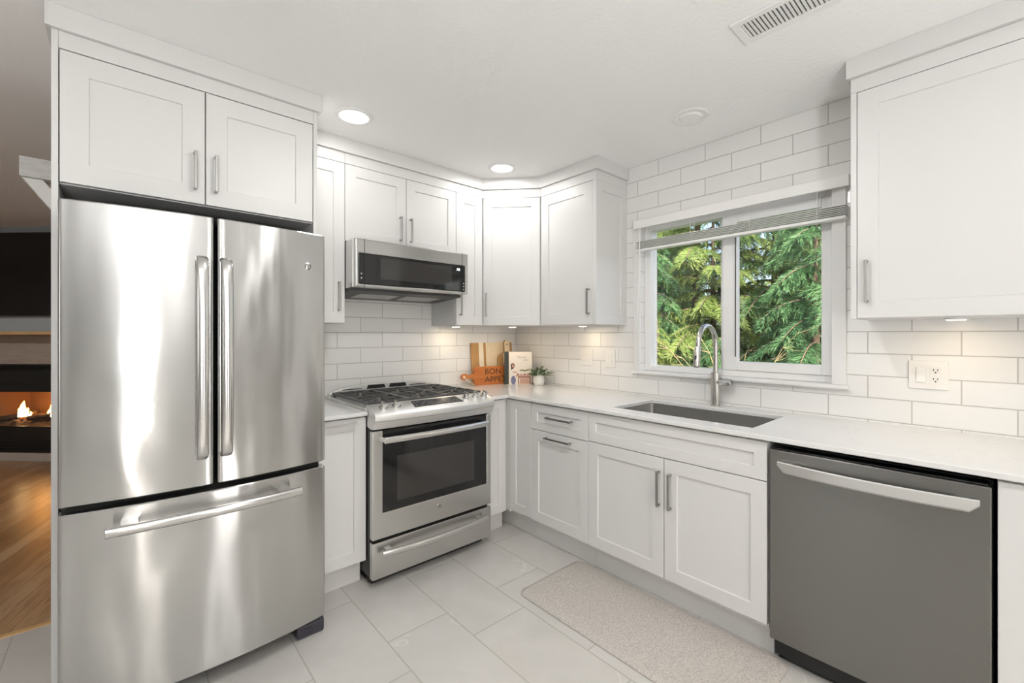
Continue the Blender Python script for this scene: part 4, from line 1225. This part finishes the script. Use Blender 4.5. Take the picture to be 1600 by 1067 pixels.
# ------------------------------------------------------------------ switches and outlet
def plate(name, label, cat, u0, u1, z0, z1, devices):
    o = thing(name, label, cat, RIGHT((u0 + u1) / 2, 0.0, z0))
    b = MB(RIGHT); b.box(u0, u1, 0.0006, 0.0065, z0, z1); pl = b.build('plate', OUTLET, o, 0.0025, None, 3)
    zc = (z0 + z1) / 2
    for kind, u in devices:
        b = MB(RIGHT); b.box(u - 0.0165, u + 0.0165, 0.0064, 0.0078, zc - 0.034, zc + 0.034)
        if kind == 'rocker':
            b.build('rocker_frame', OUTLET, pl, 0.0008)
            b = MB(RIGHT); b.sect([(0.0078, zc - 0.031), (0.0118, zc - 0.031), (0.0085, zc), (0.0088, zc + 0.031), (0.0078, zc + 0.031)], u - 0.0148, u + 0.0148); b.build('rocker', OUTLET, o, 0.0006)
        else:
            dv_ = b.build('receptacle', OUTLET, o, 0.0008)
            b = MB(RIGHT)
            for s_ in (-1, 1):
                zz = zc + s_ * 0.019
                b.box(u - 0.0078, u - 0.0050, 0.0074, 0.0081, zz - 0.001, zz + 0.0075); b.box(u + 0.0050, u + 0.0078, 0.0074, 0.0081, zz - 0.001, zz + 0.0065)
                b.lathe([(0.0003, 0.0074), (0.003, 0.0074), (0.003, 0.0081), (0.0003, 0.0081)], (u, 0, zz - 0.0075), 10, 'n')
            b.build('slots', SLOT, dv_)
    return o
plate('light_switch', 'white double switch plate nearest the corner on the tile', 'switch', 0.741, 0.847, 1.088, 1.212, [('rocker', 0.773), ('rocker', 0.815)])
plate('light_switch', 'white single switch plate just left of the window casing', 'switch', 0.967, 1.049, 1.082, 1.210, [('rocker', 1.008)])
plate('power_outlet', 'white wall plate with a switch and outlet above the dishwasher', 'outlet', 2.587, 2.713, 1.083, 1.204, [('rocker', 2.627), ('outlet', 2.673)])

# ------------------------------------------------------------------ ceiling fixtures
ZL = 2.4395
def can_light(x, y, lit, label, power=14.0):
    o = thing('ceiling_light', label, 'ceiling light', (x, y, ZL - 0.012), 'recessed ceiling lights')
    b = MB(); b.lathe([(0.0705, ZL - 0.0005), (0.094, ZL - 0.0005), (0.094, ZL - 0.003), (0.088, ZL - 0.0075), (0.074, ZL - 0.0085), (0.0705, ZL - 0.006)], (x, y, 0), 40)
    # the ring is open in the middle: close it as a torus-like band
    b.p = [p_ for p_ in b.p if len(p_) == 4]; b.mi = [0] * len(b.p)
    k = 40
    b.p += [(i + 5 * k, (i + 1) % k + 5 * k, (i + 1) % k, i) for i in range(k)]; b.mi += [0] * k
    b.build('trim_ring', VINYL, o, 0, 50)
    b = MB()
    if lit:
        b.lathe([(0.0005, ZL - 0.0006), (0.0700, ZL - 0.0006), (0.0700, ZL - 0.0050), (0.0005, ZL - 0.0056)], (x, y, 0), 36); b.build('lens', LENS, o, 0, 40)
        area_light('lamp', (x, y, ZL - 0.012), (0, 0, -1), 0.13, 0.13, power, (1.0, 0.985, 0.96), 'DISK', o)
    else:
        b.lathe([(0.0005, ZL - 0.0006), (0.0700, ZL - 0.0006), (0.0700, ZL - 0.0030), (0.0005, ZL - 0.0034)], (x, y, 0), 36); b.build('lens', OFFLENS, o, 0, 40)
        b = MB(); b.lathe([(0.030, ZL - 0.0034), (0.056, ZL - 0.0034), (0.047, ZL - 0.012), (0.030, ZL - 0.013)], (x, y, 0), 30); b.build('eyeball', OFFLENS, o, 0, 40)
    return o
can_light(-1.668, -0.628, True, 'lit round ceiling light in front of the refrigerator', 1.4)
can_light(-0.652, -0.596, True, 'lit round ceiling light in front of the diagonal corner cabinet', 2.9)
can_light(-0.378, -1.783, False, 'unlit round ceiling light above the sink window')
can_light(-1.70, -1.97, True, 'added unseen round ceiling light over the middle of the kitchen floor', 12.5)  # added out of view to brighten floor, base fronts and backsplash
can_light(-2.55, -3.70, True, 'lit round ceiling light behind the camera', 3.2)
can_light(-0.75, -3.45, True, 'lit round ceiling light near the right end of the counter', 0.3)

can_light(-4.60, 2.60, True, 'added unseen round ceiling light in the living room', 16)  # added out of view to lift the dim living room
vn = thing('ceiling_vent', 'white metal ceiling vent grille with slanted louvers', 'vent', (-0.84, -2.37, ZL - 0.008))
vx0, vx1, vy0, vy1 = -0.886, -0.786, -2.53, -2.226
b = MB(); b.cells([vx0 - 0.028, vx0, vx1, vx1 + 0.028], [vy0 - 0.028, vy0, vy1, vy1 + 0.028], lambda i, j: not (i == 1 and j == 1), ZL - 0.0005, ZL - 0.007, plan=True)
b.build('frame', VINYL, vn, 0.003)
b = MB(); b.box(vx0, vx1, vy0, vy1, ZL - 0.0009, ZL - 0.0004); b.build('duct', DUCTM, vn)
nl = 23
for k in range(nl):
    y_ = vy0 + (k + 0.5) * (vy1 - vy0) / nl
    b = MB(); w_ = 0.0048
    b.add([(vx0, y_ - w_, ZL - 0.0065), (vx0, y_ + w_, ZL - 0.0045), (vx0, y_ + w_, ZL - 0.0035), (vx0, y_ - w_, ZL - 0.0055), (vx1, y_ - w_, ZL - 0.0065), (vx1, y_ + w_, ZL - 0.0045), (vx1, y_ + w_, ZL - 0.0035), (vx1, y_ - w_, ZL - 0.0055)],
          [(0, 1, 2, 3), (4, 7, 6, 5), (0, 4, 5, 1), (1, 5, 6, 2), (2, 6, 7, 3), (3, 7, 4, 0)])
    b.build('louver', VINYL, vn)
b = MB(); b.box(-0.842, -0.830, vy0, vy1, ZL - 0.0034, ZL - 0.0012); b.build('damper_bar', NICKEL, vn)

def puck(x, y, label, power=0.42):
    o = thing('puck_light', label, 'cabinet light', (x, y, uz0 - 0.010), 'under-cabinet puck lights')
    b = MB(); b.lathe([(0.0005, uz0 - 0.0004), (0.036, uz0 - 0.0004), (0.036, uz0 - 0.007), (0.030, uz0 - 0.009), (0.0005, uz0 - 0.009)], (x, y, 0), 28); b.build('housing', VINYL, o, 0, 40)
    b = MB(); b.lathe([(0.0005, uz0 - 0.0091), (0.027, uz0 - 0.0091), (0.026, uz0 - 0.0105), (0.0005, uz0 - 0.0108)], (x, y, 0), 24); b.build('lens', PUCKL, o, 0, 40)
    area_light('lamp', (x, y, uz0 - 0.013), (0, 0, -1), 0.05, 0.05, power, (1.0, 0.80, 0.55), 'DISK', o)
puck(-0.725, -0.150, 'warm puck light under the very narrow wall cabinet')
puck(-0.300, -0.300, 'warm puck light under the diagonal corner cabinet')
puck(-0.150, -0.880, 'warm puck light under the cabinet beside the window')
puck(-0.190, -2.745, 'warm puck light under the large cabinet above the outlet')

tl = thing('fill_lamp', 'added slim lamp body with an upturned bowl under the ceiling fill light', 'floor lamp', (-3.25, -4.15, 0))  # lamp body added around the upward fill light, out of view
b = MB(); b.lathe([(0.0005, 0.0005), (0.13, 0.0005), (0.13, 0.012), (0.02, 0.022), (0.0005, 0.022)], (-3.25, -4.15, 0), 28); b.build('base', NICKEL, tl, 0, 40)
b = MB(); b.tube([(-3.25, -4.15, 0.022), (-3.25, -4.15, 0.885)], 0.011, 12); b.build('pole', NICKEL, tl, 0, 50)
b = MB(); b.lathe([(0.0005, 0.885), (0.06, 0.890), (0.15, 0.915), (0.185, 0.944), (0.178, 0.944), (0.145, 0.921), (0.0005, 0.897)], (-3.25, -4.15, 0), 32); b.build('lamp_shade', VINYL, tl, 0, 40)
# ------------------------------------------------------------------ kitchen mat
b = MB(); b.origin = (-0.82, -1.75, 0)
rings = []
for ins, z_ in ((0.004, 0.0005), (0.0, 0.003), (0.002, 0.007), (0.016, 0.0125), (0.030, 0.015)):
    rings.append([(x, y, z_) for x, y in rrect(-1.060 + ins, -0.578 - ins, -2.300 + ins, -1.208 - ins, 0.045, 6)])
b.rings(rings)
tag(b.build('kitchen_mat', MATF, None, 0, 50), 'beige woven cushioned kitchen mat lying in front of the sink cabinet', 'mat')

# ------------------------------------------------------------------ living room beyond
br = thing('shelf_bracket', 'whitewashed wooden bracket with slanted brace at the wall end', 'bracket', (-2.735, 0.06, 1.85))
b = MB(); b.box(-2.890, -2.7355, 0.012, 0.108, 2.012, 2.100); b.build('beam', WHITEW, br, 0.003)
b = MB(); b.add([(-2.884, 0.025, 2.0115), (-2.820, 0.025, 2.0115), (-2.7355, 0.025, 1.895), (-2.7355, 0.025, 1.795), (-2.884, 0.095, 2.0115), (-2.820, 0.095, 2.0115), (-2.7355, 0.095, 1.895), (-2.7355, 0.095, 1.795)],
               [(0, 1, 2, 3), (4, 7, 6, 5), (0, 4, 5, 1), (1, 5, 6, 2), (2, 6, 7, 3), (3, 7, 4, 0)])
b.build('brace', BRACEP, br, 0.003)
F = FIRE
tv = thing('television', 'large black flat television on the wall above the mantel', 'television', FIRE(0, 0.03, 1.507))
b = MB(F); b.box(-0.80, 0.80, 0.012, 0.045, 1.507, 2.372); tb = b.build('casing', BLACK, tv, 0.004)
b = MB(F); b.box(-0.79, 0.79, 0.0452, 0.046, 1.518, 2.362); b.build('screen', TVM, tv)
b = MB(F); b.box(-0.15, 0.15, 0.0005, 0.0115, 1.80, 2.10); b.build('wall_mount', BLACK, tv)
b = MB(F); b.origin = tuple(FIRE(0, 0.08, 1.34)); b.box(-0.95, 0.95, 0.0005, 0.16, 1.313, 1.345)
tag(b.build('mantel_shelf', MANTELW, None, 0.003), 'light wood mantel shelf between television and fireplace', 'shelf')
fp = thing('fireplace', 'black gas fireplace insert with burning logs behind glass', 'fireplace', FIRE(0, 0, 0.09))
b = MB(F)
b.cells([-0.85, -0.66, 0.66, 0.85], [0.0, 0.0885, 1.006, 1.16, 1.312], lambda i, j: i != 1 or j >= 2, 0.0005, 0.018); b.build('stone_surround', STONE, fp, 0.002)
b = MB(F); b.cells([-0.66, -0.585, 0.585, 0.66], [0.0887, 0.24, 0.362, 0.717, 0.80, 0.93, 1.0055], lambda i, j: i != 1 or j in (0, 1, 3, 4, 5) and not (j in (1, 3)), 0.0005, 0.030)
b.build('frame', FPBLACK, fp, 0.002)
for z_ in (0.115, 0.145, 0.175, 0.205):
    b = MB(F); b.sect([(0.0302, z_), (0.045, z_ + 0.004), (0.045, z_ + 0.008), (0.0302, z_ + 0.018)], -0.60, 0.60); b.build('louver', FPBLACK, fp)
for z_ in (0.945, 0.965, 0.985):
    b = MB(F); b.sect([(0.0302, z_), (0.045, z_ + 0.004), (0.045, z_ + 0.008), (0.0302, z_ + 0.012)], -0.60, 0.60); b.build('louver', FPBLACK, fp)
b = MB(F); b.box(-0.585, 0.585, 0.004, 0.024, 0.2405, 0.3615); b.box(-0.585, 0.585, 0.004, 0.024, 0.7175, 0.7995); b.build('door_bar', FPBLACK, fp, 0.002)
b = MB(F)  # firebox shell, open to the room
bx0, bx1, bd, bz_0, bz_1 = -0.56, 0.56, -0.42, 0.335, 0.755
b.box(bx0, bx1, bd - 0.01, bd, bz_0, bz_1)
b.add([(bx0, -0.01, bz_0), (bx0, -0.01, bz_1), (bx0 + 0.12, bd, bz_1), (bx0 + 0.12, bd, bz_0), (bx0 - 0.01, -0.01, bz_0), (bx0 - 0.01, -0.01, bz_1), (bx0 + 0.11, bd, bz_1), (bx0 + 0.11, bd, bz_0)], [(0, 1, 2, 3), (4, 7, 6, 5), (0, 4, 5, 1), (1, 5, 6, 2), (2, 6, 7, 3), (3, 7, 4, 0)])
b.add([(bx1, -0.01, bz_0), (bx1, -0.01, bz_1), (bx1 - 0.12, bd, bz_1), (bx1 - 0.12, bd, bz_0), (bx1 + 0.01, -0.01, bz_0), (bx1 + 0.01, -0.01, bz_1), (bx1 - 0.11, bd, bz_1), (bx1 - 0.11, bd, bz_0)], [(0, 1, 2, 3), (4, 7, 6, 5), (0, 4, 5, 1), (1, 5, 6, 2), (2, 6, 7, 3), (3, 7, 4, 0)])
b.box(bx0, bx1, bd, -0.01, bz_0 - 0.01, bz_0); b.box(bx0, bx1, bd, -0.01, bz_1, bz_1 + 0.01)
b.build('firebox', FIREBRICK, fp)
b = MB(F); b.box(-0.582, 0.582, 0.0100, 0.0130, 0.3625, 0.7165); b.build('glass', FIREGL, fp)
rnd = random.Random(3)
b = MB(F); nx_, ny_ = 30, 10
vs = [(-0.50 + 1.0 * i / (nx_ - 1), -0.38 + 0.33 * j / (ny_ - 1), 0.352 + rnd.uniform(0, 0.045) * (0 if j in (0, ny_ - 1) else 1)) for j in range(ny_) for i in range(nx_)]
b.add(vs, [(j * nx_ + i, j * nx_ + i + 1, (j + 1) * nx_ + i + 1, (j + 1) * nx_ + i) for j in range(ny_ - 1) for i in range(nx_ - 1)])
b.build('ember_bed', EMBER, fp)
for (u0, n0, z0, u1, n1, z1, r_) in ((-0.40, -0.20, 0.400, 0.42, -0.24, 0.405, 0.035), (-0.10, -0.12, 0.412, 0.28, -0.20, 0.478, 0.028), (0.05, -0.22, 0.445, 0.48, -0.14, 0.425, 0.030), (-0.45, -0.14, 0.405, -0.12, -0.24, 0.455, 0.027)):
    b = MB(F); P = []
    for i in range(8):
        t_ = i / 7
        P.append((u0 + (u1 - u0) * t_, n0 + (n1 - n0) * t_ + rnd.uniform(-0.006, 0.006), z0 + (z1 - z0) * t_ + rnd.uniform(-0.006, 0.006)))
    b.tube(P, [r_ * rnd.uniform(0.85, 1.1) for _ in P], 10); b.build('log', LOGM, fp, 0, 60)
def flame(u, n_, z0, h, w_):
    b = MB(F); rings = []
    lean = rnd.uniform(-0.15, 0.15)
    for i in range(9):
        t_ = i / 8
        r_ = w_ * (math.sin(PI * (0.18 + 0.82 * t_)) ** 0.8) * (1 - t_ * 0.35) + 0.0005
        cx = u + lean * h * t_ + 0.010 * math.sin(t_ * 7 + u * 30)
        rings.append([(cx + r_ * math.cos(2 * PI * j / 10), n_ + 0.5 * r_ * math.sin(2 * PI * j / 10), z0 + h * t_) for j in range(10)])
    b.rings(rings)
    o = b.build('flame', FLAME, fp, 0, 60)
    b = MB(F)
    b.rings([[(x * 0.5 + u * 0.5, y + (0.004 if False else 0.0) + 0.35 * w_ * (1 if math.sin(2 * PI * j / 10) > 0 else 0.2), z0 + (z - z0) * 0.62) for j, (x, y, z) in enumerate(r_)] for r_ in rings])
    b.build('flame_core', FLAMEC, o, 0, 60)
for (u, n_, z0, h, w_) in ((-0.200, -0.16, 0.425, 0.175, 0.042), (-0.250, -0.17, 0.42, 0.10, 0.030), (-0.150, -0.16, 0.430, 0.095, 0.022), (0.095, -0.17, 0.425, 0.13, 0.034), (0.150, -0.16, 0.43, 0.15, 0.040), (0.40, -0.17, 0.43, 0.12, 0.04), (-0.10, -0.14, 0.430, 0.060, 0.016)):
    flame(u, n_, z0, h, w_)
fl = bpy.data.lights.new('fire_glow', 'POINT'); fl.energy = 2.6; fl.color = (1.0, 0.42, 0.10); fl.shadow_soft_size = 0.06
fo = bpy.data.objects.new('fire_glow', fl); COL.objects.link(fo); fo.parent = fp; fo.location = F(0.02, -0.16, 0.56) - fp.location
b = MB(F); b.origin = tuple(FIRE(0, 0.2, 0.0)); b.box(-0.85, 0.85, 0.0185, 0.030, 0.0005, 0.0855)
tag(b.build('hearth_riser', HEARTH, None, 0.002), 'pale stone riser below the black fireplace', 'hearth')

# ------------------------------------------------------------------ garden outside
b = MB(); b.box(0.20, 40, -25, 30, -1.1, -1.0)
struct(b, 'ground', GRASS, 'green ground far below the kitchen window', 'ground')
def conifer_mesh(seed, h, r_base, z_first, limbs, twig_n, blade_len, droop, mats):
    """one conifer: trunk and limbs in one mesh, needle sprays in another; returns both meshes"""
    rn = np.random.RandomState(seed)
    tr = MB(); tr.tube([(0, 0, -0.02), (0.02, 0, h * 0.3), (-0.02, 0.02, h * 0.65), (0, 0, h)], [0.085, 0.07, 0.045, 0.010], 9)
    bases, dirs, sides, lens, wid = [], [], [], [], []
    for k in range(limbs):
        t_ = (k + rn.rand()) / limbs
        z0 = z_first + (h - z_first) * t_ * 0.97
        L = r_base * (1 - t_) ** 0.75 * rn.uniform(0.75, 1.1) + 0.18
        az = k * 2.4 + rn.uniform(-0.4, 0.4)
        up = rn.uniform(0.05, 0.35)
        P = []
        n_p = 9
        for i in range(n_p):
            s_ = i / (n_p - 1)
            P.append(np.array([math.cos(az) * L * s_, math.sin(az) * L * s_, z0 + L * (up * s_ - droop * s_ * s_)]))
        tr.tube([tuple(q) for q in P], [0.020 * (1 - 0.85 * i / (n_p - 1)) + 0.002 for i in range(n_p)], 5)
        nt = max(5, int(twig_n * L))
        for i in range(nt):
            s_ = 0.12 + 0.88 * (i + rn.rand()) / nt
            x = s_ * (n_p - 1); i0 = min(int(x), n_p - 2)
            q = P[i0] + (P[i0 + 1] - P[i0]) * (x - i0)
            d_ = P[i0 + 1] - P[i0]; d_ = d_ / np.linalg.norm(d_)
            sd = np.cross(d_, [0, 0, 1.0]); sd /= np.linalg.norm(sd) + 1e-9
            sg = 1 if i % 2 else -1
            td = d_ * rn.uniform(0.4, 0.8) + sd * sg * rn.uniform(0.5, 1.0) + np.array([0, 0, rn.uniform(-0.5, 0.12)])
            td /= np.linalg.norm(td)
            TL = rn.uniform(0.16, 0.34) * (0.55 + 0.6 * (1 - s_))
            nb = int(TL / 0.014)
            u_ = np.linspace(0.05, 1, nb)
            bp = q + np.outer(u_ * TL, td); bp[:, 2] -= 0.55 * TL * u_ ** 2
            for rep in range(3):
                rv = rn.normal(size=(nb, 3)); rv -= np.outer(rv @ td, td); rv /= np.linalg.norm(rv, axis=1)[:, None] + 1e-9
                bd = td * 0.95 + rv * 0.55; bd[:, 2] -= 0.30 * u_
                bd /= np.linalg.norm(bd, axis=1)[:, None]
                sv = np.cross(bd, rn.normal(size=(nb, 3))); sv /= np.linalg.norm(sv, axis=1)[:, None] + 1e-9
                bases.append(bp); dirs.append(bd); sides.append(sv)
                lens.append(rn.uniform(0.6, 1.25, nb) * blade_len)
    Bp = np.concatenate(bases); Dd = np.concatenate(dirs); Sd = np.concatenate(sides); Ln = np.concatenate(lens)
    n = len(Bp); W = 0.0052
    v = np.empty((n, 3, 3)); v[:, 0] = Bp - Sd * W; v[:, 1] = Bp + Sd * W; v[:, 2] = Bp + Dd * Ln[:, None]
    me = bpy.data.meshes.new('foliage')
    me.vertices.add(n * 3); me.vertices.foreach_set('co', v.reshape(-1))
    me.loops.add(n * 3); me.loops.foreach_set('vertex_index', np.arange(n * 3, dtype=np.int32))
    me.polygons.add(n); me.polygons.foreach_set('loop_start', np.arange(0, n * 3, 3, dtype=np.int32)); me.polygons.foreach_set('loop_total', np.full(n, 3, dtype=np.int32))
    me.update(calc_edges=True)
    me.materials.append(mats)
    tm = bpy.data.meshes.new('trunk')
    tm.from_pydata(tr.v, [], tr.p); tm.materials.append(BARK); tm.shade_smooth()
    return tm, me
def plant_tree(meshes, loc, rot, sc, name, label, cat='tree', group='conifers outside the window', tint=None):
    o = thing(name, label, cat, loc, group)
    for nm, me in zip(('trunk', 'foliage'), meshes):
        c = bpy.data.objects.new(nm, me); COL.objects.link(c); c.parent = o
        if nm == 'foliage' and tint is not None:
            c.material_slots[0].link = 'OBJECT'; c.material_slots[0].material = tint
    o.rotation_euler = (0, 0, rot); o.scale = (sc, sc, sc)
    return o
T1 = conifer_mesh(1, 6.2, 1.75, 0.5, 84, 34, 0.095, 0.38, LF_DARK)
T2 = conifer_mesh(5, 5.6, 1.55, 0.3, 78, 34, 0.11, 0.55, LF_BLUE)
T3 = conifer_mesh(9, 7.4, 2.2, 0.4, 88, 30, 0.095, 0.30, LF_YEL)
G0 = -1.0
plant_tree(T2, (3.6, -1.35, G0), 0.3, 0.78, 'conifer_tree', 'blue green drooping conifer at the right edge of the right pane', tint=LF_BLUE)
plant_tree(T1, (4.7, -0.55, G0), 1.4, 0.95, 'conifer_tree', 'dark green conifer filling the middle of the right pane', tint=LF_DARK)
plant_tree(T3, (4.6, 0.62, G0), 2.2, 0.95, 'conifer_tree', 'yellow green sunlit conifer behind the left pane', tint=LF_YEL)
plant_tree(T2, (3.7, 0.95, G0), 4.0, 0.72, 'conifer_tree', 'bright green conifer nearest the left window jamb', tint=LF_BLUE)
plant_tree(T1, (7.4, 2.6, G0), 0.2, 1.0, 'conifer_tree', 'tall dark conifer far behind the yellow green tree', tint=LF_DARK)
plant_tree(T3, (8.2, 0.1, G0), 5.0, 0.75, 'conifer_tree', 'distant olive conifer behind the window meeting stile', tint=LF_YEL)
plant_tree(T2, (2.9, -0.45, G0), 2.0, 0.42, 'conifer_tree', 'low bushy young conifer along the bottom of the right pane', tint=LF_BLUE)
plant_tree(T1, (9.0, -1.6, G0), 3.0, 0.72, 'conifer_tree', 'distant dark conifer low behind the right pane', tint=LF_DARK)
plant_tree(T2, (8.8, 4.6, G0), 3.3, 1.0, 'conifer_tree', 'distant blue green conifer behind the left pane', tint=LF_BLUE)
plant_tree(T3, (3.0, 0.40, G0), 0.9, 0.34, 'conifer_tree', 'low yellow green young conifer at the bottom of the left pane', tint=LF_YEL)
plant_tree(T3, (4.3, 0.20, G0), 1.1, 0.70, 'conifer_tree', 'yellow green conifer right behind the faucet in the left pane', tint=LF_YEL)
plant_tree(T2, (5.9, 1.9, G0), 2.6, 0.95, 'conifer_tree', 'blue green conifer behind the upper left corner of the window', tint=LF_BLUE)
# bare yellowish shrub in front of the conifers
rnd = random.Random(21)
bs_ = thing('bare_shrub', 'bare twiggy shrub with yellowish stems seen through the right pane', 'shrub', (2.6, -0.80, G0))
b = MB()
for k in range(15):
    a = rnd.uniform(0, 2 * PI); sp = rnd.uniform(0.45, 1.0); h = rnd.uniform(1.75, 2.35)
    P = []
    for i in range(10):
        t_ = i / 9
        P.append((2.6 + math.cos(a) * sp * t_ ** 1.9 + rnd.uniform(-.02, .02), -0.80 + math.sin(a) * sp * t_ ** 1.9 + rnd.uniform(-.02, .02), G0 + h * (t_ * 1.25 - 0.25 * t_ ** 3)))
    b.tube(P, [0.007 * (1 - 0.85 * i / 9) + 0.001 for i in range(10)], 5)
    for i in range(5, 10):
        for _ in range(2):
            q = Vector(P[i]); a2 = a + rnd.uniform(-1.1, 1.1); l2 = rnd.uniform(0.10, 0.30)
            d_ = Vector((math.cos(a2), math.sin(a2), rnd.uniform(-0.1, 0.5))).normalized()
            b.tube([tuple(q), tuple(q + d_ * l2 * 0.5 + Vector((0, 0, -0.01))), tuple(q + d_ * l2)], [0.003, 0.002, 0.0008], 4)
b.build('stems', TWIGM, bs_)
